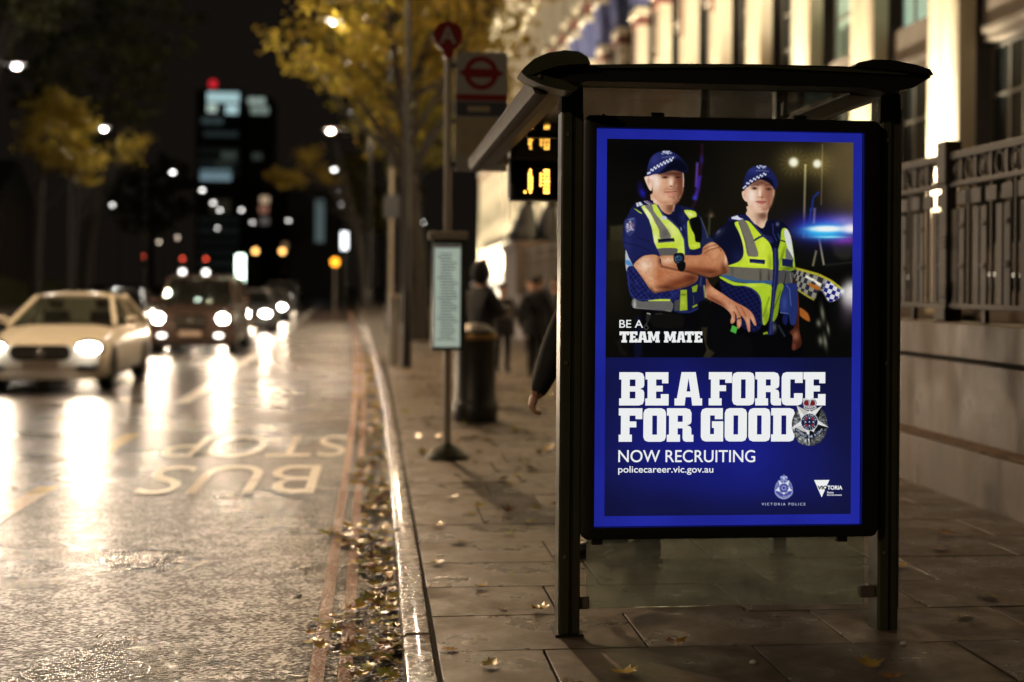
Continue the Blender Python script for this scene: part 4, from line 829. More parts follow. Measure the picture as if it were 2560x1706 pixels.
# waiting in the shelter, mostly hidden by the poster: one sleeve, one hand and the boots show
pose = {"pelvis": (.02, 0, .95, .16, .13), "r_sh": (-.17, -.06, 1.40, .10), "r_el": (-.20, -.16, 1.12, .085), "r_wr": (-.14, -.245, .96, .058), "r_hand": (-.14, -.27, .90, .034, .024),
        "l_hip": (.09, 0, .9, .11), "l_kn": (.12, .14, .5, .08), "l_an": (.12, .30, .12, .065), "l_heel": (.12, .34, .05, .05), "l_toe": (.12, .10, .045, .05, .04), "r_kn": (-.10, .10, .5, .08), "r_an": (-.12, .20, .12, .065), "r_heel": (-.12, .24, .05, .05), "r_toe": (-.12, .0, .045, .05, .04)}
t, bd, J = human("person in a dark coat waiting inside the shelter, mostly hidden behind the poster", (1.20, 7.38, 0), R(-80), pose)
for side, fy, fx in ((1, .10, .12), (-1, .0, -.12)):
    bt = MB().loft([[(fx + w * math.cos(a) , y0 + .0, z0 + h_ * math.sin(a)) for a in [k * math.pi / 6 for k in range(12)]] for w, y0, z0, h_ in ((.020, fy - .045, .038, .024), (.042, fy - .02, .046, .036), (.050, fy + .04, .052, .042), (.046, fy + .11, .066, .056), (.046, fy + .17, .082, .072), (.046, fy + .23, .088, .078), (.038, fy + .275, .08, .07))]).tube((fx, fy + .20, .10), (fx, fy + .17, .34), .056, .062, 12).build("boot", M_SHOE, t, True, True)
    MB().cbox(fx - .05, fx + .05, fy - .045, fy + .14, .0, .022, .006).cbox(fx - .045, fx + .045, fy + .18, fy + .285, .0, .030, .006).build("sole", M_TROUS, bt, False, True)
fingers(bd, (-.14, -.265, .93), (-.14, -.285, .885), (0, -.15, -1), (.3, .6, .1), (1, 0, 0), .6)
t, bd, J = human("person in black walking away on the pavement beyond the litter bin", (2.72, 22.4, 0), R(170), {"l_kn": (.09, -.16, .52, .07), "l_an": (.09, -.10, .14, .05), "l_heel": (.09, -.07, .05, .045), "l_toe": (.09, -.28, .045, .04), "r_kn": (-.10, .03, .50, .07), "r_an": (-.10, .24, .12, .05), "r_heel": (-.10, .28, .09, .045), "r_toe": (-.10, .10, .04, .04), "l_el": (.27, .10, 1.13, .06), "r_el": (-.28, -.04, 1.13, .06), "chest": (0, .0, 1.3, .20, .14)}, h=1.72)
t, bd, J = human("hooded person in a dark padded coat standing behind the litter bin", (1.42, 17.4, 0), R(120), {"chest": (0, .01, 1.3, .21, .16), "belly": (0, 0, 1.1, .19, .15), "r_el": (-.26, -.10, 1.15, .075), "r_wr": (-.12, -.28, 1.22, .05), "r_hand": (-.08, -.31, 1.24, .035)}, hood=True, h=1.80)
MB().ball((-.02, .0, 1.86), .05, .05, .05, 8).build("red_bobble", mat("red_wool", (.5, .03, .04), .8), t, True, True)
t, bd, J = human("shorter person holding a pale bag between the bin and the walker in black", (2.30, 23.8, 0), R(10), {"r_el": (-.23, -.08, 1.12, .06), "r_wr": (-.08, -.26, 1.16, .04), "r_hand": (-.04, -.30, 1.17, .035), "l_el": (.23, -.08, 1.12, .06), "l_wr": (.10, -.26, 1.16, .04), "l_hand": (.06, -.30, 1.17, .035)}, h=1.58)
bag = thing("shoulder_bag", "pale grey bag held by the shorter person", "bag", (2.30, 23.45, 1.02)); MB().cbox(2.20, 2.44, 23.42, 23.50, .98, 1.20, .03).build("pouch", M_RUCK, bag); MB().path([(2.22, 23.46, 1.2), (2.28, 23.47, 1.32), (2.36, 23.47, 1.32), (2.42, 23.46, 1.2)], .012, 6).build("strap", M_RUCK, bag)
t, bd, J = human("person partly hidden behind the shelter's front post, facing the road", (3.45, 25.3, 0), R(-60), {}, h=1.70)
t, bd, J = human("distant dark figure on the pavement left of the timetable case", (1.75, 33.5, 0), R(20), {}, h=1.72)
for lab, x, y, rz, h in (("dark figure between the hooded person and the bin's edge", 1.62, 20.5, 200, 1.74), ("person in a dark jacket just beyond the walker in black", 3.05, 24.6, 160, 1.78), ("far dark pedestrian left of the entrance wall", 2.55, 30.5, 10, 1.70), ("far dark pedestrian beside the stone wall", 3.7, 31.5, 185, 1.76)):
    human(lab, (x, y, 0), R(rz), {"l_kn": (.09, -.10, .52, .07), "l_an": (.09, -.04, .14, .05), "r_an": (-.10, .16, .12, .05), "r_heel": (-.10, .19, .07, .045), "r_toe": (-.10, .0, .04, .04)}, h=h)
# ================================================================== FALLEN LEAVES
LM = [mat("leaf_yellow", (.50, .33, .03), .24, vary=.3, vscale=18), mat("leaf_ochre", (.34, .16, .025), .24, vary=.35, vscale=18), mat("leaf_green", (.24, .27, .03), .22, vary=.35, vscale=18), mat("leaf_brown", (.20, .085, .025), .25, vary=.35, vscale=18), mat("leaf_olive", (.34, .27, .035), .24, vary=.35, vscale=18)]
def leaf_verts(rs, curl):
    """five-lobed plane leaf, creased along the midrib"""
    out = [(0, -.55), (.07, -.30), (.42, -.38), (.30, -.12), (.62, .08), (.30, .16), (.30, .42), (.12, .30), (0, .70), (-.12, .30), (-.30, .42), (-.30, .16), (-.62, .08), (-.30, -.12), (-.42, -.38), (-.07, -.30)]
    v = [(0, 0, 0)] + [(x * rs.uniform(.85, 1.1), y * rs.uniform(.85, 1.1), 0) for x, y in out]
    a = rs.uniform(-1, 1); v = [(x, y, .05 + curl * (x * x * 1.3 + y * y * .7) + a * .12 * x * y + rs.uniform(0, .05) + .07 * abs(x)) for x, y, z in v]
    f = [(0, 1 + i, 1 + (i + 1) % 16) for i in range(16)]
    st = len(v); v += [(-.012, -.5, .05), (.012, -.5, .05), (.05, -.95, .09)]; f.append((st, st + 1, st + 2))
    return v, f
rs = np.random.RandomState(21); leaf_me = {}
for i in range(6):
    for j, m in enumerate(LM):
        v, f = leaf_verts(rs, (.08, .3, .55, -.05, .2, .8)[i]); me = bpy.data.meshes.new("fallen_leaf"); me.from_pydata(v, [], f); me.materials.append(m); me.polygons.foreach_set("use_smooth", [True] * len(f)); leaf_me[i, j] = me
def leaf(x, y, z, s, shape, colr, label, group, tilt=.12):
    o = bpy.data.objects.new("fallen_leaf", leaf_me[shape % 6, colr % 5]); COL.objects.link(o); o.location = (x, y, z + .002); o.scale = (s,) * 3; o.rotation_euler = (rs.uniform(-tilt, tilt), rs.uniform(-tilt, tilt), rs.uniform(0, 6.28)); tag(o, label, "leaf", group); return o
one = [(1.00, 5.20, .11, 1, 0, "yellow curled leaf on the paving at the lower middle, near the shelter's front post"), (2.00, 5.22, .115, 2, 0, "upper yellow leaf of the pair in front of the poster at the lower edge"), (2.02, 5.05, .12, 4, 1, "lower orange leaf of the pair in front of the poster at the lower edge"),
       (.79, 6.25, .10, 2, 0, "curled yellow leaf with shadow left of the shelter's front post"), (.51, 7.95, .115, 0, 1, "long ochre leaf lying on the slabs near the kerb"), (.36, 7.35, .09, 1, 4, "pale olive leaf close beside the kerb"), (.84, 8.20, .085, 4, 2, "bright green leaf on the slabs left of the shelter"), (.66, 8.95, .09, 0, 4, "flat olive leaf beyond the green one"),
       (2.88, 7.1, .14, 0, 0, "large yellow leaf on the dark paving right of the shelter"), (3.55, 8.0, .12, 1, 1, "brown yellow leaf near the foot of the stone wall"), (3.32, 7.55, .09, 3, 3, "small brown leaf right of the shelter near the yellow one"), (3.05, 6.35, .10, 0, 4, "dim olive leaf right of the shelter's rear post"), (.62, 6.30, .05, 3, 3, "tiny dark leaf scrap on the slab beside the kerb"), (1.05, 6.9, .09, 0, 1, "ochre leaf beside the shelter's front post"), (.74, 7.02, .04, 5, 2, "tiny green leaf scrap left of the shelter's front post")]
for x, y, s, sh_, c_, lab in one: leaf(x, y, .004, s, sh_, c_, lab, "single leaves on the slabs")
for k, (x, y) in enumerate(((.55, 6.75), (.42, 8.5), (1.02, 8.6), (.58, 9.6), (.95, 9.4), (1.3, 5.62), (2.75, 6.0), (3.7, 6.9), (3.1, 8.6), (.33, 5.6), (.48, 5.35), (1.55, 7.2))):
    leaf(x, y, .004, rs.uniform(.07, .11), rs.randint(5), (0, 1, 4, 2)[k % 4], ("yellow", "ochre", "olive", "green")[k % 4] + " leaf lying alone " + ("by the kerb stones, third slab row up", "by the kerb beyond the red lines' bend", "between the shelter post and the bus stop post", "just in front of the bus stop base", "right of the bus stop base", "between the shelter's posts at the front", "right of the shelter's rear post, near its foot", "at the foot of the stone wall, near the edge", "at the wall's foot behind the shelter", "against the kerb's inner edge near the bottom", "on the slab inside the kerb at the bottom", "seen through the glass under the poster")[k], "single leaves on the slabs")
for k in range(95):
    y = 9.0 + 13 * rs.rand() ** 1.5; x = rs.uniform(.35, 2.6) if y > 10.5 else rs.uniform(.75, 2.4)
    leaf(x, y, .004, rs.uniform(.07, .13), rs.randint(6), rs.choice([0, 1, 2, 4, 4, 3]), "small fallen leaf scattered on the paving around the bus stop post", "leaves strewn around the bus stop post", .3)
def gutter(y, near):
    w = .26 + .12 * math.sin(y * 2.3) + .07 * math.sin(y * 5.1); d = min(1., rs.rand() ** 1.25) * w; return kx(y) - .02 - d, Z0 + .006 + rs.rand() * .03 * (1 - d / .5)
n_ = 0
for k in range(250):
    y = 4.6 + 5.4 * rs.rand() ** .9
    if math.sin(y * 3.1 + .6) < -.55 and rs.rand() < .75: continue
    x, z = gutter(y, True); leaf(x, y, z, rs.uniform(.06, .10), rs.choice([0, 0, 1, 3, 4, 2]), rs.choice([0, 0, 1, 2, 2, 3, 4, 4, 4]), "wet leaf in the gutter drift along the kerb", "leaves drifted in the gutter", .25)
lv, lf, lm_ = [], [], []
for k in range(850):
    y = 5 + 5 * rs.rand() if k < 110 else 10 + 22 * rs.rand() ** 1.4; x, z = gutter(y, False); v, f = leaf_verts(rs, rs.uniform(.05, .35)); s = rs.uniform(.045, .085); an = rs.uniform(0, 6.28); c_, s_ = math.cos(an), math.sin(an); b0 = len(lv); c2 = rs.randint(5); tx, ty = rs.uniform(-.3, .3, 2)
    lv += [(x + s * (c_ * p[0] - s_ * p[1]), y + s * (s_ * p[0] + c_ * p[1]), z + s * (p[2] + tx * p[0] + ty * p[1]) + .004) for p in v]; lf += [tuple(i + b0 for i in q) for q in f]; lm_ += [c2] * len(f)
me = bpy.data.meshes.new("leaf_litter"); me.from_pydata(lv, [], lf); [me.materials.append(m) for m in LM]; me.polygons.foreach_set("material_index", lm_); o = link("leaf_litter", me); tag(o, "drift of wet leaves farther along the gutter", "leaves", None, "stuff")
# crumbs of grit and paper that catch the light on the road and slabs
for k, (x, y, z) in enumerate(((-.38, 7.15, Z0 + .01), (2.28, 5.55, .008), (1.55, 5.32, .008))):
    o = MB().ball((x, y, z), .018, .011, .010, 8).build("litter_scrap", mat("scrap_white", (.6, .6, .58), .3)); tag(o, ("white scrap of litter on the asphalt left of the red lines", "pale scrap on the paving under the shelter's rear post", "pale scrap on the paving in front of the poster")[k], "litter")
# ================================================================== POSTER PRINT
class Canvas:
    """a small painter: soft polygons, blobs and strokes in trace coordinates, kept as rows of colours"""
    def __init__(s, x0, x1, y0, y1, nx, ny):
        s.nx, s.ny = nx, ny
        xs = x0 + (np.arange(nx) + .5) / nx * (x1 - x0); ys = y0 + (np.arange(ny) + .5) / ny * (y1 - y0)
        s.X, Y = np.meshgrid(xs, ys); top = (s.X - 1514) * .0157; bot = -(s.X - 1512) * .0095
        s.Y = Y + top + (bot - top) * (Y - 346.6) / 945.4; s.img = np.zeros((ny, nx, 3)); s.cov = np.zeros((ny, nx))
    def nz(s, cell, seed):
        r = np.random.RandomState(seed); g = r.rand(int(s.ny / cell) + 3, int(s.nx / cell) + 3); yy = np.arange(s.ny) / cell; xx = np.arange(s.nx) / cell
        y0 = yy.astype(int); x0 = xx.astype(int); fy = (yy - y0)[:, None]; fx = (xx - x0)[None]; fy = fy * fy * (3 - 2 * fy); fx = fx * fx * (3 - 2 * fx)
        return (g[y0][:, x0] * (1 - fx) + g[y0][:, x0 + 1] * fx) * (1 - fy) + (g[y0 + 1][:, x0] * (1 - fx) + g[y0 + 1][:, x0 + 1] * fx) * fy
    def win(s, x0, y0, x1, y1):
        c = np.where((s.X[0] >= x0) & (s.X[0] <= x1))[0]; r = np.where((s.Y.max(1) >= y0) & (s.Y.min(1) <= y1))[0]
        return np.s_[r[0]:r[-1] + 1, c[0]:c[-1] + 1] if len(c) and len(r) else None
    def smooth(s, p, n=3):
        p = np.array(p, float); q = []
        for i in range(len(p)):
            a, b, c, d = p[i - 1], p[i], p[(i + 1) % len(p)], p[(i + 2) % len(p)]
            for k in range(n): t = k / n; q.append(.5 * (2 * b + (c - a) * t + (2 * a - 5 * b + 4 * c - d) * t * t + (3 * b - a - 3 * c + d) * t ** 3))
        return np.array(q)
    def mask(s, p, soft=.9):
        p = np.array(p, float); e = soft * 1.3 + 1; m = np.zeros((s.ny, s.nx)); sl = s.win(*(p.min(0) - e * 2), *(p.max(0) + e * 2))
        if sl is None: return m, sl
        x = s.X[sl]; y = s.Y[sl]; ins = np.zeros(x.shape, bool); d2 = np.full(x.shape, 1e9)
        for i in range(len(p)):
            ax, ay = p[i - 1]; bx, by = p[i]; ex, ey = bx - ax, by - ay; l2 = ex * ex + ey * ey
            if l2 < 1e-9: continue
            t = np.clip(((x - ax) * ex + (y - ay) * ey) / l2, 0, 1); d2 = np.minimum(d2, (x - ax - t * ex) ** 2 + (y - ay - t * ey) ** 2)
            ins ^= ((ay > y) != (by > y)) & (x < ex * (y - ay) / (ey if abs(ey) > 1e-9 else 1e-9) + ax)
        m[sl] = np.clip(np.sqrt(d2) * np.where(ins, 1, -1) / soft * .5 + .5, 0, 1); return m, sl
    def put(s, m, col, a=1., sl=np.s_[:, :]):
        if sl is None: return
        w = (m[sl] * a)[..., None]; s.img[sl] = s.img[sl] * (1 - w) + np.array(col, float) / 255. * w
    def fill(s, f, pts, col, soft=.9, sm=True, a=1.):
        p = [f(*q) for q in pts]; m, sl = s.mask(s.smooth(p) if sm else p, soft); s.put(m, col, a, sl); s.cov = np.maximum(s.cov, m) if a > .9 else s.cov; return m
    def blob(s, f, x, y, rx, ry, col, a=1., m=None, rot=0., add=False, pw=1.):
        sc = f(1, 0)[0] - f(0, 0)[0]; cx, cy = f(x, y); rx *= sc; ry *= sc; e = max(rx, ry) * (2.6 if pw == 1. else 2.)
        sl = s.win(cx - e, cy - e, cx + e, cy + e)
        if sl is None: return
        dx, dy = s.X[sl] - cx, s.Y[sl] - cy; co, si = math.cos(rot), math.sin(rot)
        g = np.exp(-(((dx * co + dy * si) / rx) ** 2 + ((-dx * si + dy * co) / ry) ** 2) ** pw) * a
        if m is not None: g = g * m[sl]
        c = np.array(col, float) / 255.; g = g[..., None]; s.img[sl] = s.img[sl] + c * g if add else s.img[sl] * (1 - g) + c * g
    def line(s, f, pts, w, col, a=1., soft=.9, m=None):
        p = [np.array(f(*q)) for q in pts]; h = w * (f(1, 0)[0] - f(0, 0)[0]) / 2; out = np.zeros((s.ny, s.nx))
        for i in range(len(p) - 1):
            d = p[i + 1] - p[i]; n = np.array([-d[1], d[0]]) / (np.hypot(*d) + 1e-9) * h; q, sl = s.mask([p[i] + n, p[i + 1] + n, p[i + 1] - n, p[i] - n], soft); out = np.maximum(out, q)
        if m is not None: out = out * m
        s.put(out, col, a); return out
def tracer(ox, oy, sc): return lambda x, y: (ox + x / sc, oy + y / sc)
def paint_picture(cv):
    img, X, Y, nz, fill, blob, line, put, smooth = cv.img, cv.X, cv.Y, cv.nz, cv.fill, cv.blob, cv.line, cv.put, cv.smooth
    mask = lambda p, soft=.9: cv.mask(p, soft)[0]
    rgb = lambda c: np.array(c, float) / 255.
    rs = np.random.RandomState(5)
    A = tracer(1540, 360, 5.2267); B = tracer(1540, 600, 5.2267); C = tracer(1760, 400, 5.2267); D = tracer(1740, 620, 5.2267)
    R = tracer(1500, 320, 2.703); E = tracer(1960, 520, 4.126); H = tracer(1960, 960, 8.714); L = tracer(1880, 1160, 9.412)
    n1, n2, n3 = nz(60, 1), nz(14, 2), nz(4, 3)
    # ---- night behind the officers
    img[:] = rgb((13, 11, 9)); img += (n1 * .02)[..., None] * np.array([1, .9, .7])
    blob(R, 1690, 250, 240, 420, (118, 100, 64), .95, pw=1.6); blob(R, 1130, 330, 400, 420, (40, 34, 22), .8)
    blob(R, 800, 900, 700, 330, (34, 30, 18), .8); blob(R, 720, 1450, 70, 300, (66, 58, 36), .9)
    fill(R, [(60, 665), (150, 655), (155, 880), (60, 880)], (84, 76, 50), 4, False, .8); fill(R, [(40, 760), (150, 760), (150, 900), (40, 900)], (54, 48, 30), 3, False, .8)
    blob(R, 80, 1000, 120, 330, (38, 34, 20), .8); blob(R, 300, 160, 320, 120, (6, 6, 8), .8)
    line(A, [(1090, 0), (1085, 200), (1060, 480), (1000, 780), (960, 840)], 26, (70, 25, 60), .75, 3)
    line(A, [(1030, 245), (1015, 560)], 30, (120, 75, 190), .9, 3); line(A, [(1060, 420), (1035, 600), (1000, 720)], 44, (74, 46, 180), .9, 4)
    blob(A, 1000, 705, 30, 30, (60, 70, 210), .9); blob(A, 1085, 210, 26, 60, (48, 36, 120), .9); blob(A, 320, 640, 40, 70, (40, 36, 190), .9, rot=-.4); blob(A, 290, 540, 30, 50, (28, 20, 90), .8)
    line(A, [(1185, 1200), (1195, 940)], 24, (92, 86, 62), .8, 3); blob(A, 1215, 930, 26, 26, (190, 180, 140)); fill(A, [(1140, 950), (1210, 840), (1270, 950)], (56, 42, 30), 4, False, .7)
    line(R, [(1374, 245), (1366, 745)], 15, (150, 140, 104), .85, 2); line(R, [(1490, 110), (1485, 520)], 10, (120, 106, 70), .7, 2)
    for x, y, r in ((1293, 232, 34), (1455, 242, 30)):
        blob(R, x, y, r * 3.2, r * 3.2, (120, 104, 50), .55, add=True)
        for k in range(8):
            an = k * math.pi / 8 + .2; q = r * 2.9
            line(R, [(x - math.cos(an) * q, y - math.sin(an) * q), (x + math.cos(an) * q, y + math.sin(an) * q)], 5, (210, 196, 130), .12, 2.2)
        blob(R, x, y, r, r, (255, 252, 226), 1., pw=2)
    # ---- patrol car
    fill(R, [(1300, 800), (1420, 900), (1560, 880), (1705, 900), (1705, 1548), (1340, 1548), (1300, 1100)], (12, 12, 11), 6)
    fill(R, [(1330, 800), (1400, 740), (1560, 700), (1705, 700), (1705, 930), (1330, 930)], (18, 19, 16), 8, True, .85)
    fill(R, [(1560, 700), (1700, 760), (1690, 880), (1580, 860)], (66, 62, 48), 6, True, .6)
    line(E, [(350, 320), (400, 590)], 20, (190, 182, 150), .8, 2); line(E, [(320, 440), (285, 600)], 22, (150, 142, 104), .85, 2); line(E, [(420, 590), (700, 560)], 14, (50, 50, 40), .8, 3)
    band = mask(smooth([E(*q) for q in ((85, 625), (200, 645), (350, 690), (480, 750), (585, 830), (570, 920), (460, 970), (350, 870), (300, 950), (130, 850), (90, 720))]), 1.2)
    put(band, (150, 146, 132))
    ec = lambda q: np.array(E(*q))
    o = ec((90, 680)); vx = np.array([1, .34]) / math.hypot(1, .34); q1 = (X - o[0]) * vx[0] + (Y - o[1]) * vx[1]; q2 = -(X - o[0]) * vx[1] + (Y - o[1]) * vx[0]
    w = 4.2 + np.clip(q1, 0, 200) * .055; chk = ((np.floor(q1 / w) + np.floor(q2 / 14.)) % 2)
    put(band * chk, (40, 42, 56), .9); far = np.clip((q1 - 78) / 10, 0, 1); put(band * far, (226, 226, 232)); put(band * far * ((np.floor(q1 / 10.5) + np.floor((q2 + 4) / 11.)) % 2), (36, 34, 132))
    line(E, [(90, 622), (200, 648), (350, 690), (480, 755), (580, 835)], 26, (196, 184, 46), .95, 1.4); line(E, [(125, 845), (300, 950)], 18, (176, 164, 48), .95, 1.4)
    line(E, [(210, 705), (300, 750), (370, 800)], 26, (255, 246, 226), .95, 2); fill(E, [(250, 775), (360, 820), (340, 850), (250, 805)], (190, 110, 36), 1.5)
    fill(E, [(330, 890), (380, 860), (440, 960), (470, 1150), (480, 1400), (440, 1500), (350, 1450), (300, 1100)], (9, 9, 8), 3)
    for a_, b_, c_, d_ in ((390, 1090, 22, 90), (350, 1190, 26, 40), (420, 1380, 22, 80), (370, 1370, 26, 50), (450, 1250, 16, 60)): blob(E, a_, b_, c_, d_, (136, 134, 112), .85, rot=-.15)
    fill(E, [(140, 1025), (235, 1085), (255, 1175), (150, 1110)], (178, 102, 40), 2); blob(E, 690, 900, 110, 150, (255, 250, 246), 1., pw=1.6); blob(E, 660, 1060, 90, 160, (110, 90, 110), .5); blob(E, 600, 860, 20, 34, (250, 250, 250), .9)
    blob(E, 440, 215, 400, 170, (44, 34, 150), .75); blob(E, 460, 200, 330, 110, (60, 56, 220), .95, pw=1.3); blob(E, 250, 220, 150, 110, (40, 30, 150), .7); blob(E, 620, 330, 160, 50, (150, 60, 190), .8); blob(E, 640, 150, 200, 80, (180, 160, 220), .7)
    line(E, [(262, 0), (250, 150)], 20, (40, 70, 190), .7, 2); line(E, [(300, 0), (292, 160)], 26, (150, 140, 190), .6, 2); line(R, [(1418, 560), (1430, 470), (1470, 432)], 14, (36, 60, 170), .8, 2)
    blob(E, 400, 240, 250, 84, (60, 200, 255), 1., pw=1.4); blob(E, 430, 216, 200, 34, (252, 255, 255), 1., pw=2); blob(E, 690, 215, 110, 50, (255, 246, 255), 1., pw=1.5); blob(E, 460, 300, 160, 12, (150, 240, 255), .9)
    # ---- officer with her hand on her hip
    NV = (17, 20, 50)
    fill(D, [(290, 420), (200, 640), (170, 800), (165, 1000), (120, 1250), (235, 1370), (260, 1440), (1330, 1440), (1340, 1100), (1290, 500), (900, 300)], (8, 8, 12), 1.2)
    fill(D, [(180, 760), (330, 780), (420, 900), (430, 1100), (700, 1180), (700, 1440), (260, 1440), (240, 1370), (120, 1250)], (12, 12, 16), 3)
    nk = fill(C, [(545, 600), (535, 660), (520, 715), (580, 800), (660, 850), (740, 895), (790, 820), (805, 700), (800, 620)], (236, 200, 172)); blob(C, 740, 730, 80, 60, (120, 78, 56), .9, nk); blob(C, 680, 800, 30, 80, (190, 140, 112), .6, nk)
    tor = fill(C, [(520, 715), (410, 715), (300, 750), (275, 810), (190, 880), (80, 1000), (110, 1090), (200, 1150), (260, 1300), (290, 1400), (270, 1600), (330, 1800), (800, 1900), (1060, 1700), (1170, 1480), (1165, 1330), (1140, 1080), (1090, 930), (1050, 850), (960, 800), (860, 785), (790, 800), (745, 895), (640, 850), (570, 780)], NV)
    blob(C, 420, 1280, 90, 120, (34, 38, 88), .7, tor); blob(C, 180, 960, 90, 30, (46, 48, 74), .9, tor, rot=-.8); blob(C, 160, 940, 40, 16, (120, 116, 150), .8, tor, rot=-.8)
    fill(C, [(500, 720), (560, 750), (600, 820), (520, 800), (420, 790), (300, 800), (290, 760), (400, 720)], (28, 32, 84))
    fill(C, [(330, 748), (410, 724), (430, 750), (492, 775), (425, 787), (330, 770)], (226, 224, 236), .9, False)
    v = fill(C, [(370, 830), (420, 800), (490, 792), (560, 805), (640, 890), (730, 990), (820, 1070), (865, 1170), (878, 1280), (870, 1445), (600, 1420), (360, 1400), (285, 1385), (420, 1335), (480, 1270), (492, 1180), (470, 1060), (425, 940)], (208, 230, 52))
    blob(C, 470, 1000, 30, 260, (240, 248, 130), .7, v, rot=-.2); blob(C, 750, 1150, 70, 140, (222, 240, 76), .8, v); blob(C, 840, 1350, 30, 130, (150, 172, 34), .7, v)
    fill(C, [(420, 802), (510, 793), (590, 950), (640, 1085), (685, 1255), (550, 1255), (508, 1080), (450, 900)], (128, 122, 108)); line(C, [(430, 820), (520, 1080), (560, 1250)], 10, (92, 88, 74), .7)
    fill(C, [(630, 1040), (720, 988), (810, 985), (900, 1040), (860, 1090), (800, 1010), (725, 1012), (640, 1060)], (34, 38, 90)); line(C, [(590, 800), (700, 940), (850, 1080)], 22, (52, 58, 116), .9)
    fill(C, [(555, 1262), (790, 1275), (795, 1392), (545, 1375)], (222, 240, 66), .8, False); fill(C, [(570, 1292), (775, 1308), (770, 1362), (574, 1342)], (22, 27, 76), .8, False); line(C, [(600, 1336), (740, 1346)], 8, (120, 128, 170), .8)
    fill(C, [(860, 790), (960, 800), (1050, 850), (1040, 905), (985, 930), (960, 1080), (900, 1100), (870, 1010), (840, 960)], (16, 19, 50)); blob(C, 935, 840, 22, 26, (150, 155, 185), .7); line(C, [(870, 830), (880, 960), (930, 1060)], 14, (60, 68, 130), .8); line(C, [(940, 960), (970, 1040)], 14, (42, 90, 160), .7)
    r = fill(C, [(990, 915), (1050, 895), (1110, 1000), (1145, 1180), (1165, 1340), (1155, 1440), (950, 1440), (935, 1240), (975, 1060)], (186, 212, 46)); blob(C, 1000, 1250, 20, 150, (120, 146, 24), .8, r, rot=.3)
    fill(C, [(1025, 935), (1058, 900), (1110, 1000), (1140, 1200), (1145, 1280), (1090, 1190), (1040, 1050)], (224, 224, 224)); fill(C, [(1050, 1160), (1090, 1190), (1145, 1290), (1140, 1330), (1050, 1310)], (118, 118, 116)); fill(C, [(1000, 1288), (1142, 1310), (1140, 1410), (1000, 1382)], (26, 34, 84), 1.2, False); blob(C, 1080, 1420, 100, 30, (84, 104, 24), .8)
    line(C, [(980, 1050), (1040, 1070)], 16, (24, 30, 40), .9)
    g = fill(D, [(390, 262), (470, 248), (700, 262), (980, 290), (968, 485), (780, 470), (560, 420), (440, 372), (310, 352)], (116, 110, 98)); blob(D, 820, 380, 16, 110, (70, 66, 60), .8, g); blob(D, 930, 400, 16, 110, (66, 62, 58), .8, g); blob(D, 450, 300, 16, 70, (84, 80, 72), .6, g)
    bl = fill(D, [(300, 345), (440, 372), (560, 412), (800, 430), (970, 425), (966, 484), (700, 465), (450, 432), (340, 390)], (46, 100, 160)); put(bl * ((np.floor(X / 3.4) + np.floor(Y / 3.4)) % 2), (90, 104, 116), .8)
    g = fill(D, [(1062, 300), (1255, 322), (1240, 462), (1140, 470), (1040, 482)], (88, 86, 84)); line(D, [(1160, 320), (1130, 470)], 12, (40, 40, 46), .9); line(D, [(1210, 330), (1230, 450)], 10, (160, 156, 150), .7)
    v = fill(D, [(300, 372), (450, 436), (600, 462), (962, 487), (955, 750), (925, 950), (855, 1000), (838, 720), (795, 600), (700, 525), (600, 496), (462, 488), (300, 402)], (186, 214, 46)); line(D, [(940, 640), (860, 900)], 14, (104, 128, 20), .8, 2, v); blob(D, 700, 490, 120, 20, (222, 240, 90), .7, v); blob(D, 900, 900, 40, 100, (110, 130, 24), .6, v)
    fill(D, [(862, 1110), (920, 1092), (922, 1125), (862, 1135)], (150, 172, 40), 1., False)
    p = fill(D, [(290, 430), (460, 492), (600, 503), (710, 540), (795, 625), (826, 720), (842, 1000), (760, 1100), (600, 1050), (400, 800), (330, 620)], (27, 32, 84)); put(p * ((np.floor((X * .9 + Y * .3) / 8) + np.floor((Y - X * .25) / 7)) % 2), (16, 19, 54), .85); line(D, [(600, 500), (710, 536), (798, 620), (832, 720), (845, 1000)], 14, (58, 64, 130), .9)
    z = fill(D, [(980, 0), (1048, 0), (1062, 200), (1050, 450), (1004, 900), (1000, 1130), (925, 1145), (960, 700), (985, 300)], (30, 36, 90), .9, False); line(D, [(1010, 0), (1015, 300), (970, 900), (955, 1130)], 10, (96, 102, 160), .6)
    v = fill(D, [(1045, 490), (1130, 492), (1085, 640), (1050, 880), (985, 965), (1000, 800)], (136, 164, 36)); line(D, [(1090, 560), (1000, 800)], 10, (60, 76, 14), .8)
    blob(D, 1010, 1040, 26, 60, (120, 124, 130), .7); line(D, [(1060, 1010), (1150, 1160)], 24, (66, 70, 84), .7, 2)
    ar = fill(D, [(1245, 380), (1300, 480), (1328, 700), (1335, 1050), (1375, 1250), (1310, 1325), (1240, 1330), (1250, 1160), (1205, 1100), (1280, 1000), (1270, 600)], (70, 32, 22)); blob(D, 1290, 1150, 50, 70, (166, 104, 72), .9, ar); blob(D, 1330, 700, 12, 300, (128, 66, 44), .9, ar); blob(D, 1270, 1290, 30, 50, (130, 64, 44), .9, ar)
    p = fill(D, [(1140, 482), (1220, 462), (1300, 480), (1312, 700), (1290, 980), (1220, 1000), (1190, 870), (1080, 845), (1085, 640), (1110, 590)], (40, 54, 118)); blob(D, 1140, 720, 40, 100, (66, 84, 156), .8, p); line(D, [(1160, 484), (1205, 540), (1225, 760)], 12, (96, 116, 176), .8); line(D, [(1082, 845), (1190, 860)], 12, (110, 126, 180), .8); fill(D, [(1120, 880), (1185, 880), (1170, 1005), (1120, 980)], (26, 34, 92), 1.5)
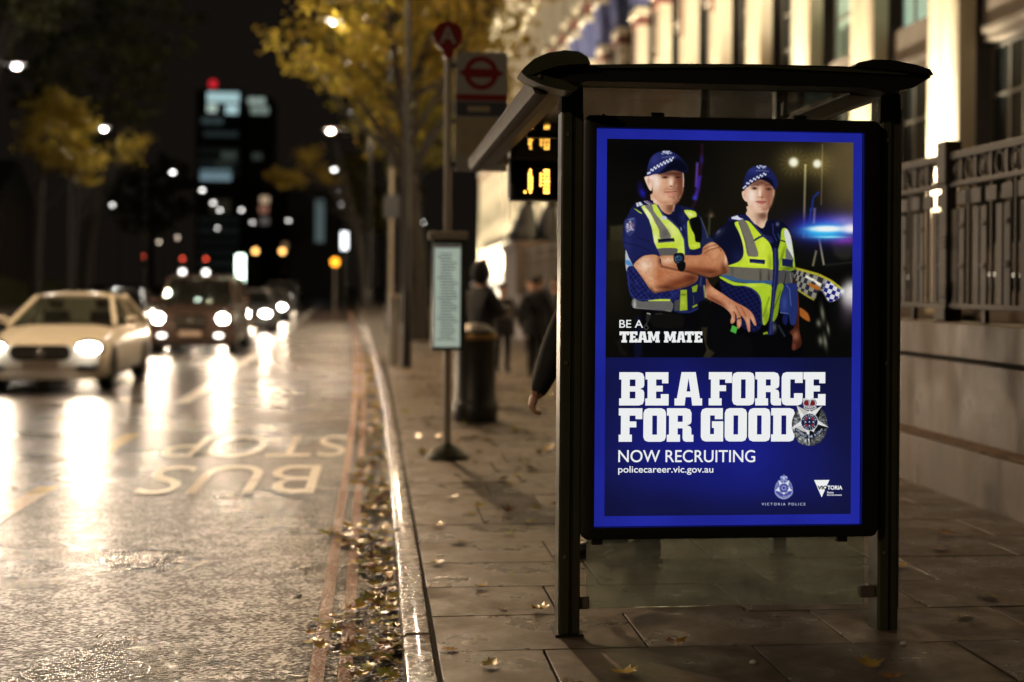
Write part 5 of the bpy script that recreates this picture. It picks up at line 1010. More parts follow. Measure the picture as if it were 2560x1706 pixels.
    am = fill(D, [(105, 390), (180, 500), (330, 600), (480, 700), (640, 785), (730, 875), (772, 1000), (742, 1012), (690, 925), (690, 1080), (662, 1090), (625, 960), (565, 885), (578, 985), (545, 1050), (518, 1040), (512, 910), (492, 860), (490, 960), (445, 992), (430, 960), (442, 880), (350, 780), (230, 715), (100, 640), (92, 540)], (206, 138, 100))
    blob(D, 200, 560, 160, 34, (240, 176, 134), .8, am, rot=.6); blob(D, 250, 700, 170, 26, (120, 62, 38), .8, am, rot=.5); blob(D, 440, 790, 90, 40, (236, 184, 150), .8, am, rot=.7); blob(D, 130, 460, 40, 80, (130, 66, 40), .8, am)
    line(D, [(500, 760), (560, 880)], 12, (150, 88, 60), .8, 1.5, am); line(D, [(570, 770), (640, 900)], 12, (150, 88, 60), .8, 1.5, am); line(D, [(470, 830), (500, 880)], 14, (120, 64, 40), .8, 1.5, am); line(D, [(515, 935), (565, 915)], 14, (30, 26, 26), 1.)
    for a_, b_ in ((660, 960), (720, 930), (545, 990), (455, 930)): blob(D, a_, b_, 18, 60, (236, 186, 156), .7, am, rot=-.25)
    fill(D, [(455, 1010), (525, 1042), (502, 1122), (430, 1090)], (88, 186, 70), .9, False)
    # her head
    ear = fill(C, [(465, 430), (480, 405), (515, 420), (540, 540), (505, 535), (475, 490)], (246, 208, 184)); blob(C, 500, 460, 14, 40, (206, 150, 124), .7, ear)
    f = fill(C, [(498, 385), (515, 480), (538, 560), (560, 625), (620, 672), (690, 690), (750, 684), (800, 655), (845, 590), (875, 500), (892, 430), (880, 360), (780, 270), (690, 255), (580, 305)], (232, 184, 154))
    fill(C, [(755, 320), (752, 400), (745, 480), (785, 520), (800, 600), (795, 665), (850, 590), (880, 490), (890, 420), (870, 350), (800, 310)], (196, 136, 108), 5, True, .9)
    blob(C, 590, 470, 60, 110, (255, 234, 218), .95, f); blob(C, 700, 640, 70, 40, (244, 206, 182), .8, f); blob(C, 700, 290, 150, 34, (160, 104, 80), .85, f); blob(C, 880, 440, 12, 70, (255, 228, 206), .9, f); blob(C, 760, 640, 50, 26, (196, 136, 108), .7, f); blob(C, 850, 540, 14, 60, (226, 174, 144), .8, f)
    line(C, [(585, 340), (640, 322), (690, 332)], 13, (96, 58, 44), .85, 1.5); line(C, [(765, 335), (815, 322), (850, 335)], 13, (84, 50, 40), .85, 1.5)
    for x, y in ((628, 370), (815, 380)): blob(C, x, y, 40, 19, (86, 48, 38), .9); blob(C, x + 2, y + 2, 13, 11, (44, 30, 30), .9); blob(C, x - 22, y + 4, 10, 8, (224, 206, 196), .7); blob(C, x + 26, y + 4, 9, 7, (214, 190, 178), .6)
    blob(C, 735, 470, 16, 60, (196, 130, 100), .8, f, rot=.15); blob(C, 715, 487, 36, 9, (150, 84, 64), .85); blob(C, 700, 430, 16, 60, (255, 240, 228), .8, f)
    fill(C, [(645, 543), (700, 530), (725, 536), (750, 530), (785, 548), (750, 576), (715, 580), (680, 566)], (206, 122, 112), 1.6); line(C, [(645, 545), (720, 549), (788, 546)], 8, (126, 62, 60), .9); blob(C, 715, 610, 40, 10, (214, 158, 132), .6)
    blob(C, 640, 600, 30, 40, (250, 218, 198), .6, f)
    put(f * np.clip((X - C(700, 0)[0]) / 22, 0, 1), (120, 70, 52), .38); blob(C, 700, 300, 150, 40, (104, 60, 46), .6, f); line(C, [(600, 372), (655, 372)], 12, (50, 30, 28), .8, 1.); line(C, [(790, 382), (842, 384)], 12, (50, 30, 28), .8, 1.)
    cap = fill(C, [(480, 385), (485, 300), (510, 200), (550, 130), (620, 85), (710, 65), (800, 90), (870, 155), (915, 230), (938, 300), (930, 350), (895, 388), (868, 345), (800, 285), (700, 255), (610, 295), (520, 365)], (34, 39, 98))
    blob(C, 620, 130, 90, 60, (54, 62, 134), .8, cap); fill(C, [(540, 350), (620, 280), (720, 225), (830, 240), (890, 330), (895, 385), (868, 345), (800, 285), (700, 256), (610, 296)], (13, 14, 36), 2.5); blob(C, 905, 300, 26, 60, (30, 36, 92), .9, cap)
    line(C, [(500, 385), (540, 320), (650, 240), (780, 185)], 12, (60, 68, 140), .7)
    for k in range(14):
        t = k / 13; px_, py_ = 487 + t * 285, 362 - 150 * (t ** .55) - 45 * t
        for rw in (0, 1):
            if (k + rw) % 2 == 0: fill(C, [(px_ - 11, py_ - 4 + rw * 22), (px_ + 11, py_ - 14 + rw * 22), (px_ + 11, py_ + 8 + rw * 22), (px_ - 11, py_ + 18 + rw * 22)], (232, 234, 244), .7, False)
    for k in range(26): blob(C, 722 + rs.uniform(-58, 58), 90 + rs.uniform(-20, 18), 9, 7, (222, 226, 240), .8, cap)
    for k in range(9): blob(C, 655 + k * 19, 132 + abs(k - 4) * 2.4 + k, 6, 10, (170, 176, 206), .7)
    # ---- officer with folded arms
    fill(B, [(215, 890), (700, 930), (1060, 880), (1180, 800), (1230, 900), (1225, 1010), (1170, 1140), (1090, 1150), (1112, 1560), (230, 1560), (225, 1160), (330, 930)], (10, 10, 14), 1.4)
    fill(B, [(470, 960), (830, 980), (870, 1080), (820, 1150), (480, 1140)], (22, 21, 19), 3); line(B, [(500, 970), (590, 965)], 10, (74, 72, 66), .8); fill(B, [(385, 955), (440, 965), (420, 1060), (380, 1070)], (44, 44, 42), 1.4); line(B, [(390, 960), (436, 970)], 12, (214, 212, 206), .9); line(B, [(395, 1080), (350, 1150), (380, 1180), (412, 1150), (385, 1115)], 7, (150, 146, 136), .8)
    line(B, [(20, 1310), (60, 1450), (120, 1500)], 40, (44, 36, 30), .6, 5); fill(B, [(230, 1060), (300, 1000), (330, 1160), (320, 1560), (230, 1560)], (20, 22, 50), 3, True, .8)
    m_ = fill(A, [(450, 735), (350, 742), (240, 772), (190, 825), (140, 925), (85, 1020), (72, 1150), (78, 1300), (108, 1400), (116, 1660), (150, 1900), (212, 2030), (215, 2140), (700, 2185), (800, 2215), (940, 2205), (1070, 2140), (1140, 2020), (1152, 1750), (1110, 1500), (1252, 1270), (1165, 1185), (1085, 980), (1010, 870), (960, 840), (800, 800), (740, 790), (600, 800)], (25, 30, 74))
    fill(A, [(500, 800), (600, 930), (700, 975), (800, 1085), (905, 1000), (860, 880), (800, 800), (740, 790)], (20, 24, 60)); blob(A, 850, 960, 50, 90, (38, 46, 108), .8, m_)
    fill(A, [(1090, 1000), (1165, 1185), (1252, 1270), (1130, 1330), (1080, 1270)], (38, 46, 84), 2, True, .8)
    nk = fill(A, [(455, 640), (440, 752), (520, 800), (570, 870), (640, 917), (700, 905), (745, 790), (780, 720)], (226, 172, 138)); blob(A, 690, 840, 70, 90, (128, 74, 50), .9, nk); blob(A, 480, 750, 50, 60, (250, 218, 194), .8, nk); line(A, [(735, 800), (722, 880)], 18, (230, 196, 160), .7, 2)
    v = fill(A, [(290, 822), (360, 798), (430, 793), (510, 795), (560, 870), (620, 950), (760, 1080), (838, 1180), (868, 1300), (868, 1455), (765, 1440), (768, 1368), (512, 1372), (462, 1270), (448, 1120), (402, 990), (345, 890)], (212, 230, 84))
    blob(A, 400, 930, 50, 160, (246, 248, 190), .9, v, rot=-.45); blob(A, 700, 1120, 70, 120, (236, 244, 150), .85, v, rot=-.6); blob(A, 490, 1250, 40, 100, (250, 250, 200), .7, v); blob(A, 640, 1330, 140, 30, (206, 226, 40), .9, v); blob(A, 850, 1380, 24, 90, (220, 236, 100), .9, v)
    fill(A, [(350, 803), (440, 795), (470, 880), (560, 1000), (640, 1110), (695, 1225), (560, 1237), (540, 1130), (490, 1030), (430, 910)], (132, 126, 118)); blob(A, 620, 1170, 50, 60, (96, 90, 84), .7)
    line(A, [(515, 800), (590, 930), (700, 1010), (800, 1110), (870, 1250), (885, 1450)], 20, (58, 66, 124), .9); fill(A, [(560, 960), (600, 940), (640, 965), (590, 995)], (208, 212, 224), 1.4); line(A, [(300, 830), (400, 990), (440, 1130), (470, 1290), (520, 1400)], 16, (40, 46, 104), .95)
    fill(A, [(525, 1245), (735, 1230), (740, 1276), (530, 1293)], (14, 17, 44), .8, False); line(A, [(540, 1282), (720, 1270)], 8, (140, 140, 160), .8)
    fill(A, [(512, 1372), (766, 1364), (766, 1440), (740, 1466), (555, 1460)], (104, 100, 98))
    fill(A, [(895, 1000), (860, 1100), (885, 1250), (895, 1455), (945, 1455), (935, 1280), (905, 1100)], (34, 40, 96)); line(A, [(820, 1090), (830, 1130)], 16, (170, 176, 200), .8); line(A, [(850, 1060), (880, 1110)], 18, (40, 90, 150), .6)
    r = fill(A, [(860, 868), (1000, 880), (1022, 950), (945, 985), (960, 1090), (1000, 1190), (1012, 1275), (1062, 1282), (1076, 1330), (1058, 1362), (940, 1372), (912, 1200), (905, 1020), (932, 985)], (202, 222, 54)); blob(A, 940, 920, 60, 30, (244, 244, 170), .9, r, rot=.4); blob(A, 1000, 1330, 60, 20, (226, 238, 70), .8, r)
    fill(A, [(930, 990), (1050, 953), (1082, 1000), (1097, 1150), (1082, 1275), (1020, 1275), (1000, 1185), (958, 1110)], (13, 14, 13), 1.2); line(A, [(1075, 960), (1150, 1140), (1170, 1230)], 14, (120, 130, 150), .6, 2); line(A, [(930, 1000), (950, 1080)], 10, (110, 116, 100), .7, 2)
    s_ = fill(A, [(190, 830), (140, 930), (85, 1020), (72, 1150), (78, 1300), (110, 1400), (185, 1570), (260, 1500), (400, 1455), (545, 1452), (470, 1290), (435, 1110), (385, 975), (300, 875)], (33, 38, 94)); blob(A, 130, 1300, 60, 140, (46, 52, 118), .8, s_); line(A, [(90, 1290), (300, 1340), (420, 1400)], 12, (20, 23, 60), .7, 2, s_); line(A, [(260, 1220), (420, 1280)], 10, (20, 23, 60), .7, 2, s_); line(A, [(190, 1560), (280, 1480), (400, 1440), (540, 1438)], 16, (22, 26, 70), .7, 2)
    fill(A, [(192, 826), (240, 775), (350, 745), (450, 738), (455, 790), (360, 798), (300, 830), (320, 910), (240, 870)], (24, 28, 70)); fill(A, [(215, 845), (240, 852), (318, 905), (290, 905)], (190, 214, 70), 1.)
    fill(A, [(240, 772), (298, 757), (332, 800), (250, 822)], (228, 226, 238), .9, False); line(A, [(262, 766), (286, 815)], 8, (60, 60, 90), .9); line(A, [(345, 748), (420, 795)], 14, (216, 200, 214), .9); line(A, [(372, 742), (448, 790)], 12, (200, 160, 176), .8)
    fill(A, [(98, 1000), (160, 962), (230, 960), (240, 1050), (222, 1150), (165, 1206), (112, 1180), (90, 1080)], (58, 66, 124), .9, False)
    for k in range(60):
        an, q = rs.uniform(0, 6.28), rs.uniform(0, 1) ** .5; blob(A, 163 + 48 * q * math.cos(an), 1090 + 78 * q * math.sin(an), 9, 9, (216, 214, 226) if k % 4 else (170, 90, 100), .7)
    for k in range(5): blob(A, 150 + k * 14, 990 - k * 3, 6, 7, (170, 176, 206), .8)
    fill(A, [(108, 1390), (150, 1480), (205, 1610), (120, 1660)], (196, 200, 208)); fill(A, [(113, 1520), (165, 1530), (200, 1590), (150, 1590), (116, 1570)], (92, 150, 206), 1.4)
    w_ = fill(A, [(128, 1640), (215, 1605), (330, 1760), (480, 1945), (600, 1930), (830, 1890), (830, 2045), (560, 2050), (240, 2030), (160, 1930)], (36, 42, 108)); put(w_ * ((np.floor((X + Y * .15) / 7) + np.floor((Y - X * .1) / 7)) % 2), (21, 25, 70), .8); put(w_ * (n3 > .7), (58, 66, 140), .4); line(A, [(135, 1660), (165, 1920), (240, 2030), (560, 2045)], 12, (60, 68, 136), .8)
    g = fill(A, [(212, 2020), (330, 2060), (700, 2055), (706, 2188), (600, 2172), (400, 2160), (210, 2140)], (112, 110, 106)); blob(A, 230, 2100, 20, 70, (210, 210, 210), .8, g); fill(A, [(405, 2045), (560, 2028), (692, 2030), (690, 2054), (410, 2056)], (214, 232, 80), .9, False); line(A, [(212, 2140), (400, 2160), (706, 2188)], 8, (180, 178, 172), .6)
    fill(A, [(745, 2050), (812, 2035), (802, 2185), (745, 2182)], (84, 82, 80), .9, False); v = fill(A, [(822, 1910), (905, 1905), (915, 2172), (812, 2182)], (166, 186, 48), .9, False); blob(A, 860, 1970, 40, 14, (90, 104, 20), .7, v); blob(A, 850, 2070, 30, 60, (196, 214, 70), .7, v); fill(A, [(970, 1870), (1048, 1838), (1032, 1930), (980, 1942)], (150, 172, 40), .9, False); fill(A, [(980, 2122), (1040, 2094), (1046, 2112), (980, 2146)], (170, 186, 46), .9, False); line(A, [(990, 1980), (1000, 2100)], 10, (110, 116, 60), .6); line(A, [(1130, 1850), (1150, 2010)], 26, (196, 192, 116), .8, 2); line(A, [(1090, 1740), (1080, 1860)], 20, (90, 110, 140), .6, 2); line(A, [(805, 2190), (945, 2200), (1065, 2145)], 22, (44, 52, 116), .9)
    fill(B, [(1060, 830), (1130, 790), (1210, 830), (1228, 960), (1170, 1130), (1090, 1120), (1060, 960)], (13, 13, 13), 2.5)
    # folded arms
    a1 = fill(B, [(215, 320), (320, 222), (400, 198), (490, 195), (548, 230), (580, 335), (760, 385), (1000, 440), (1052, 480), (1000, 565), (820, 635), (560, 682), (490, 692), (425, 640), (330, 500), (250, 390)], (212, 146, 104))
    blob(B, 360, 330, 110, 110, (252, 220, 194), .95, a1, rot=.9); blob(B, 420, 520, 60, 120, (244, 192, 152), .8, a1, rot=-.5); blob(B, 480, 640, 40, 40, (246, 186, 140), .8, a1); blob(B, 800, 560, 230, 70, (128, 62, 34), .9, a1, rot=-.2); blob(B, 560, 270, 30, 70, (120, 56, 34), .9, a1); blob(B, 700, 430, 140, 34, (196, 124, 82), .8, a1); blob(B, 960, 500, 100, 60, (96, 44, 26), .85, a1); blob(B, 640, 620, 120, 30, (92, 44, 26), .8, a1); blob(B, 560, 460, 50, 100, (196, 116, 74), .8, a1)
    a2 = fill(B, [(552, 210), (720, 203), (870, 200), (1080, 195), (1108, 105), (1180, 45), (1245, 28), (1310, 72), (1392, 165), (1442, 320), (1432, 425), (1330, 460), (1200, 490), (1060, 455), (900, 410), (760, 388), (590, 340), (568, 260)], (204, 136, 94))
    blob(B, 660, 265, 100, 50, (246, 206, 172), .95, a2); blob(B, 1000, 270, 140, 50, (214, 150, 104), .8, a2); blob(B, 1050, 400, 240, 50, (130, 66, 36), .85, a2, rot=.1); blob(B, 1270, 200, 90, 100, (226, 166, 122), .8, a2); blob(B, 1390, 380, 50, 70, (104, 50, 30), .85, a2); blob(B, 1220, 420, 120, 40, (110, 56, 32), .8, a2); blob(B, 1220, 80, 70, 40, (240, 190, 152), .8, a2); blob(B, 1410, 260, 20, 70, (250, 214, 186), .8, a2)
    for q in (((1110, 130), (1180, 90), (1290, 60)), ((1130, 175), (1210, 125), (1330, 95)), ((1310, 72), (1350, 150))): line(B, q, 11, (128, 66, 42), .8, 1.4, a2)
    line(B, [(570, 345), (760, 392), (920, 420), (1060, 465)], 16, (84, 38, 22), .8, 2.5)
    put((a1 + a2).clip(0, 1) * np.clip(n3 * 1.8 - .6, 0, 1), (120, 62, 36), .18); line(B, [(430, 640), (490, 690), (560, 682), (820, 634), (1000, 560)], 26, (70, 32, 18), .75, 4, a1); line(B, [(900, 412), (1060, 456), (1200, 490), (1330, 460), (1432, 425)], 30, (84, 40, 22), .75, 4, a2); line(B, [(250, 400), (330, 510), (430, 640)], 18, (150, 86, 56), .6, 4, a1); put(am * np.clip(n3 * 1.8 - .6, 0, 1), (120, 62, 36), .15)
    fill(B, [(772, 300), (880, 290), (872, 398), (800, 402)], (16, 16, 20)); fill(B, [(745, 180), (845, 172), (872, 235), (850, 300), (760, 310), (728, 240)], (20, 24, 28)); blob(B, 797, 240, 46, 42, (66, 100, 140), 1., pw=2.5); blob(B, 797, 238, 30, 26, (28, 52, 86), .9, pw=2); line(B, [(740, 210), (760, 285), (800, 300)], 8, (150, 160, 170), .7); blob(B, 780, 222, 12, 8, (170, 200, 220), .6)
    # his head
    ear = fill(A, [(345, 450), (362, 425), (415, 428), (445, 520), (442, 602), (415, 606), (380, 540)], (248, 214, 194)); blob(A, 400, 490, 18, 50, (206, 146, 118), .7, ear)
    f = fill(A, [(398, 400), (415, 470), (445, 540), (452, 620), (470, 700), (530, 752), (610, 786), (690, 796), (750, 780), (800, 722), (838, 640), (853, 540), (850, 440), (838, 370), (760, 350), (680, 350), (560, 385)], (222, 168, 134))
    fill(A, [(742, 385), (750, 460), (775, 540), (770, 580), (790, 640), (765, 735), (720, 790), (760, 775), (805, 715), (838, 640), (850, 540), (842, 420), (825, 375)], (160, 94, 68), 5, True, .95)
    blob(A, 500, 500, 62, 120, (255, 232, 214), .95, f); blob(A, 440, 440, 60, 40, (255, 230, 220), .9, f); blob(A, 690, 380, 130, 36, (146, 86, 62), .85, f); blob(A, 690, 500, 30, 60, (255, 234, 216), .8, f); blob(A, 600, 700, 90, 50, (238, 192, 160), .7, f); blob(A, 848, 440, 10, 90, (246, 222, 204), .95, f); blob(A, 846, 590, 9, 60, (236, 196, 168), .9, f); blob(A, 805, 700, 16, 40, (226, 178, 146), .8, f); blob(A, 800, 560, 22, 50, (196, 128, 98), .6, f)
    line(A, [(560, 412), (610, 396), (660, 402)], 15, (136, 84, 64), .8, 2); line(A, [(735, 402), (780, 388), (822, 392)], 16, (84, 46, 36), .85, 2)
    for x, y in ((612, 436), (782, 436)): blob(A, x, y, 42, 17, (104, 56, 42), .95); blob(A, x + 2, y, 13, 10, (46, 26, 26), .9); blob(A, x - 22, y + 5, 10, 7, (216, 186, 172), .6)
    blob(A, 800, 440, 10, 12, (220, 200, 190), .6); blob(A, 740, 520, 18, 60, (176, 104, 74), .8, f, rot=.2); blob(A, 690, 553, 22, 9, (120, 62, 46), .9); blob(A, 755, 545, 16, 14, (236, 196, 170), .7); line(A, [(640, 560), (605, 610), (610, 640)], 14, (206, 142, 112), .8, 3); line(A, [(545, 560), (550, 640)], 14, (226, 176, 146), .6, 4)
    blob(A, 690, 592, 70, 14, (190, 124, 98), .7); blob(A, 700, 650, 70, 16, (222, 142, 128), .9); line(A, [(612, 630), (690, 627), (768, 618)], 10, (136, 70, 60), .95, 1.4); blob(A, 700, 690, 50, 14, (186, 116, 92), .6); blob(A, 730, 710, 40, 36, (206, 140, 112), .7, f); line(A, [(758, 690), (770, 740)], 12, (250, 226, 208), .6, 2); blob(A, 600, 770, 120, 24, (196, 134, 104), .6, f)
    put(f * np.clip((X - A(690, 0)[0]) / 20, 0, 1), (92, 48, 34), .5); blob(A, 690, 385, 130, 34, (88, 48, 36), .7, f); line(A, [(580, 438), (640, 436)], 13, (52, 28, 26), .85, 1.); line(A, [(752, 438), (812, 436)], 13, (44, 24, 24), .85, 1.); line(A, [(845, 380), (852, 470), (848, 560)], 9, (244, 220, 204), .85)
    cap = fill(A, [(383, 420), (380, 340), (395, 260), (430, 175), (490, 122), (560, 98), (640, 86), (720, 112), (800, 165), (860, 235), (905, 310), (905, 350), (850, 372), (760, 345), (680, 347), (560, 388), (470, 396)], (38, 44, 106))
    blob(A, 480, 200, 60, 90, (58, 66, 140), .8, cap, rot=.5); fill(A, [(530, 390), (610, 310), (690, 225), (760, 195), (830, 215), (890, 285), (908, 340), (850, 372), (760, 346), (680, 348), (580, 382)], (10, 12, 34), 3); blob(A, 820, 190, 60, 40, (18, 22, 60), .8, cap); line(A, [(410, 395), (520, 345), (620, 262), (700, 212)], 26, (48, 56, 124), .6, 2)
    for k in range(17):
        t = k / 16; px_, py_ = 392 + t * 320, 392 - 150 * (t ** .62) - 52 * t
        for rw in (0, 1):
            if (k + rw) % 2 == 0: fill(A, [(px_ - 11, py_ - 14 + rw * 23), (px_ + 11, py_ - 26 + rw * 23), (px_ + 11, py_ - 2 + rw * 23), (px_ - 11, py_ + 10 + rw * 23)], (236, 238, 248), .7, False)
    for k in range(30): blob(A, 630 + rs.uniform(-62, 62), 112 + rs.uniform(-22, 22), 9, 7, (226, 230, 244), .8, cap)
    for k in range(10): blob(A, 575 + k * 18, 170 - k * .6 + abs(k - 5) * 1.5, 6, 10, (150, 158, 196), .7)
    img[:] = .93 * img + .07 * img.mean(2)[..., None]; img[:] = np.clip(img, 0, 1) ** 1.12 * (.98 + .05 * n3[..., None])
    # ---- blue field under the picture
    edge = 893.5 + 0 * X; low = np.clip((Y - edge) / 1.5, 0, 1)
    blue = np.zeros_like(img) + rgb((17, 20, 58))
    def bb(x, y, rx, ry, col, a):
        g = np.exp(-(((X - x) / rx) ** 2 + ((Y - y) / ry) ** 2))[..., None] * a; blue[:] = blue * (1 - g) + rgb(col) * g
    bb(1620, 900, 160, 50, (20, 24, 84), .8); bb(1800, 1130, 260, 110, (27, 33, 142), .95); bb(1690, 1010, 130, 110, (24, 28, 124), .8); bb(1900, 1000, 110, 90, (23, 27, 112), .7); bb(1830, 1210, 200, 50, (24, 30, 122), .7); bb(2110, 1000, 50, 160, (19, 21, 60), .7); bb(1600, 1270, 200, 50, (16, 18, 64), .6)
    blue *= (.94 + .12 * n1 + .02 * n3)[..., None]
    put_b = low[..., None]; img[:] = img * (1 - put_b) + blue * put_b
def paint_badge(cv):
    img, X, Y, nz, fill, blob, line, put, smooth = cv.img, cv.X, cv.Y, cv.nz, cv.fill, cv.blob, cv.line, cv.put, cv.smooth
    mask = lambda p, soft=.9: cv.mask(p, soft)[0]
    rgb = lambda c: np.array(c, float) / 255.
    rs = np.random.RandomState(5)
    A = tracer(1540, 360, 5.2267); B = tracer(1540, 600, 5.2267); C = tracer(1760, 400, 5.2267); D = tracer(1740, 620, 5.2267)
    R = tracer(1500, 320, 2.703); E = tracer(1960, 520, 4.126); H = tracer(1960, 960, 8.714); L = tracer(1880, 1160, 9.412)
    circ = lambda x, y, r, n=28: [(x + r * math.cos(k * 6.2832 / n), y + r * math.sin(k * 6.2832 / n)) for k in range(n)]
    # metal badge on the headline
    blob(H, 620, 1250, 360, 200, (6, 8, 24), .8); blob(H, 860, 1000, 190, 330, (8, 9, 26), .8)
    fill(H, [(250, 590), (330, 520), (760, 540), (880, 620), (935, 800), (935, 1000), (880, 1160), (760, 1290), (560, 1350), (340, 1300), (230, 1160), (165, 980), (165, 780)], (60, 62, 66), 1.2)
    for k in range(120):
        an = rs.uniform(0, 6.28); q = rs.uniform(.72, 1.0); x, y = 550 + 370 * q * math.cos(an), 940 + 400 * q * math.sin(an); dark = x > 560
        c0 = rs.randint(150, 240) - (70 if dark else 0); blob(H, x, y, 16, 42, (c0, c0, c0), .8, rot=(an + math.pi / 2) + rs.uniform(-.5, .5))
        if k % 2: blob(H, x + 12, y + 8, 9, 34, (16, 17, 20), .8, rot=an)
    pts = []
    for k in range(5):
        an = -math.pi / 2 + math.pi / 5 + k * 2 * math.pi / 5; pts += [(550 + 400 * math.cos(an) * (1.1 if k in (0, 4) and 0 else 1), 850 + 400 * math.sin(an) * 1.0)]
        an += math.pi / 5; pts += [(550 + 190 * math.cos(an), 850 + 190 * math.sin(an))]
    star = [(550, 1340), (480, 1050), (130, 970), (370, 800), (255, 470), (500, 600), (590, 600), (830, 470), (730, 790), (980, 955), (640, 1050)]
    fill(H, star, (236, 234, 232), .7, False)
    for tri, c_ in (([(255, 470), (430, 690), (520, 600)], (204, 198, 192)), ([(830, 470), (735, 790), (660, 700)], (14, 14, 16)), ([(980, 955), (640, 1050), (720, 880)], (18, 18, 20)), ([(130, 970), (380, 900), (480, 1050)], (206, 202, 198)), ([(550, 1340), (545, 1000), (640, 1050)], (14, 14, 16)), ([(550, 570), (500, 640), (600, 640)], (240, 240, 240))): fill(H, tri, c_, .6, False)
    fill(H, circ(545, 830, 196), (220, 220, 222), .6, False); fill(H, circ(545, 830, 180), (22, 30, 62), .6, False)
    pass
    fill(H, circ(545, 830, 116), (170, 176, 190), .6, False); fill(H, circ(545, 830, 108), (24, 32, 66), .6, False)
    for sx in (-1, 1):
        for sy in (-1, 1): fill(H, [(545 + sx * 45, 830 + sy * 45), (545 + sx * 100, 830 + sy * 45), (545 + sx * 70, 830 + sy * 95), (545 + sx * 45, 830 + sy * 100)], (164, 36, 52), .6, False)
    for x, y in ((545, 830), (460, 830), (628, 830), (545, 750), (545, 910)): blob(H, x, y, 15, 15, (246, 246, 248), 1., pw=2)
    fill(H, [(240, 960), (330, 1000), (450, 1080), (545, 1110), (640, 1080), (740, 1010), (850, 970), (860, 1030), (740, 1110), (640, 1170), (545, 1190), (440, 1165), (330, 1080), (235, 1020)], (24, 34, 66), .7)
    fill(H, [(395, 410), (430, 335), (500, 325), (545, 352), (590, 325), (660, 335), (705, 410), (672, 480), (545, 500), (425, 480)], (196, 196, 198), .7)
    fill(H, [(425, 420), (455, 365), (520, 370), (535, 470), (440, 465)], (128, 34, 44), .7); fill(H, [(665, 420), (640, 365), (575, 370), (560, 470), (655, 465)], (118, 30, 40), .7)
    for q in (((400, 420), (440, 345), (520, 345), (545, 470)), ((700, 420), (655, 345), (575, 345), (545, 470))): line(H, q, 22, (232, 232, 232), .9); line(H, [(x + 8, y + 14) for x, y in q], 8, (40, 40, 44), .8)
    fill(H, [(425, 480), (545, 500), (672, 480), (690, 535), (545, 578), (430, 540)], (206, 206, 208), .7); line(H, [(440, 520), (545, 548), (670, 518)], 14, (40, 42, 48), .9)
    for x in (460, 500, 545, 590, 632): blob(H, x, 500 + 12 * (1 - abs(x - 545) / 90), 12, 10, (60, 62, 70) if x != 545 else (150, 40, 50), .9)
    line(H, [(548, 255), (548, 345)], 30, (120, 124, 120), .9)
def paint_crest(cv):
    img, X, Y, nz, fill, blob, line, put, smooth = cv.img, cv.X, cv.Y, cv.nz, cv.fill, cv.blob, cv.line, cv.put, cv.smooth
    mask = lambda p, soft=.9: cv.mask(p, soft)[0]
    rgb = lambda c: np.array(c, float) / 255.
    rs = np.random.RandomState(5)
    A = tracer(1540, 360, 5.2267); B = tracer(1540, 600, 5.2267); C = tracer(1760, 400, 5.2267); D = tracer(1740, 620, 5.2267)
    R = tracer(1500, 320, 2.703); E = tracer(1960, 520, 4.126); H = tracer(1960, 960, 8.714); L = tracer(1880, 1160, 9.412)
    circ = lambda x, y, r, n=28: [(x + r * math.cos(k * 6.2832 / n), y + r * math.sin(k * 6.2832 / n)) for k in range(n)]
    # small white crest and lettering under it
    c1, c2 = (208, 214, 250), (34, 40, 130)
    fill(L, [(750, 370), (640, 390), (560, 480), (530, 620), (570, 730), (650, 800), (750, 830), (850, 800), (930, 730), (965, 620), (935, 480), (860, 390)], c1, .6, True, .62)
    for k in range(70):
        an = rs.uniform(0, 6.28); q = rs.uniform(.6, 1); blob(L, 750 + 200 * q * math.cos(an), 620 + 210 * q * math.sin(an), 16, 10, c2, .75, rot=an)
    fill(L, [(620, 385), (700, 450), (800, 450), (880, 385), (850, 530), (960, 640), (800, 650), (750, 780), (700, 650), (535, 640), (650, 530)], (240, 242, 255), .6, False, .95)
    fill(L, circ(750, 570, 108), (30, 36, 120), .6, False); fill(L, circ(750, 570, 60), (150, 160, 226), .6, False); fill(L, circ(750, 570, 30), (30, 36, 120), .6, False)
    for k in range(12): an = k * .5236; blob(L, 750 + 84 * math.cos(an), 570 + 84 * math.sin(an), 11, 11, (190, 198, 246), .9)
    line(L, [(560, 650), (660, 720), (750, 740), (840, 720), (940, 650)], 40, (60, 66, 160), .9)
    fill(L, [(665, 320), (700, 285), (750, 305), (800, 285), (835, 320), (815, 365), (685, 365)], (196, 204, 250), .6, True, .9); line(L, [(750, 255), (750, 380)], 16, (226, 230, 255), .9); blob(L, 705, 340, 16, 14, c2, .8); blob(L, 795, 340, 16, 14, c2, .8)
    line(L, [(540, 660), (570, 730), (650, 800), (750, 830), (850, 800), (930, 730), (960, 660)], 30, (200, 208, 250), .6)
def srgb(c): c = np.clip(c, 0, 1); return np.where(c <= .04045, c / 12.92, ((c + .055) / 1.055) ** 2.4)
def print_material(name, gain):
    """back-lit print: glows in its own ink colours, with a faint gloss"""
    m = bpy.data.materials.new(name); m.use_nodes = True; N = m.node_tree.nodes; p = N["Principled BSDF"]; a = N.new("ShaderNodeVertexColor"); a.layer_name = "ink"
    p.inputs["Base Color"].default_value = (.01, .01, .012, 1); p.inputs["Roughness"].default_value = .35; socket(p, "Specular IOR Level").default_value = .15
    m.node_tree.links.new(a.outputs[0], p.inputs["Emission Color"]); p.inputs["Emission Strength"].default_value = gain; return m
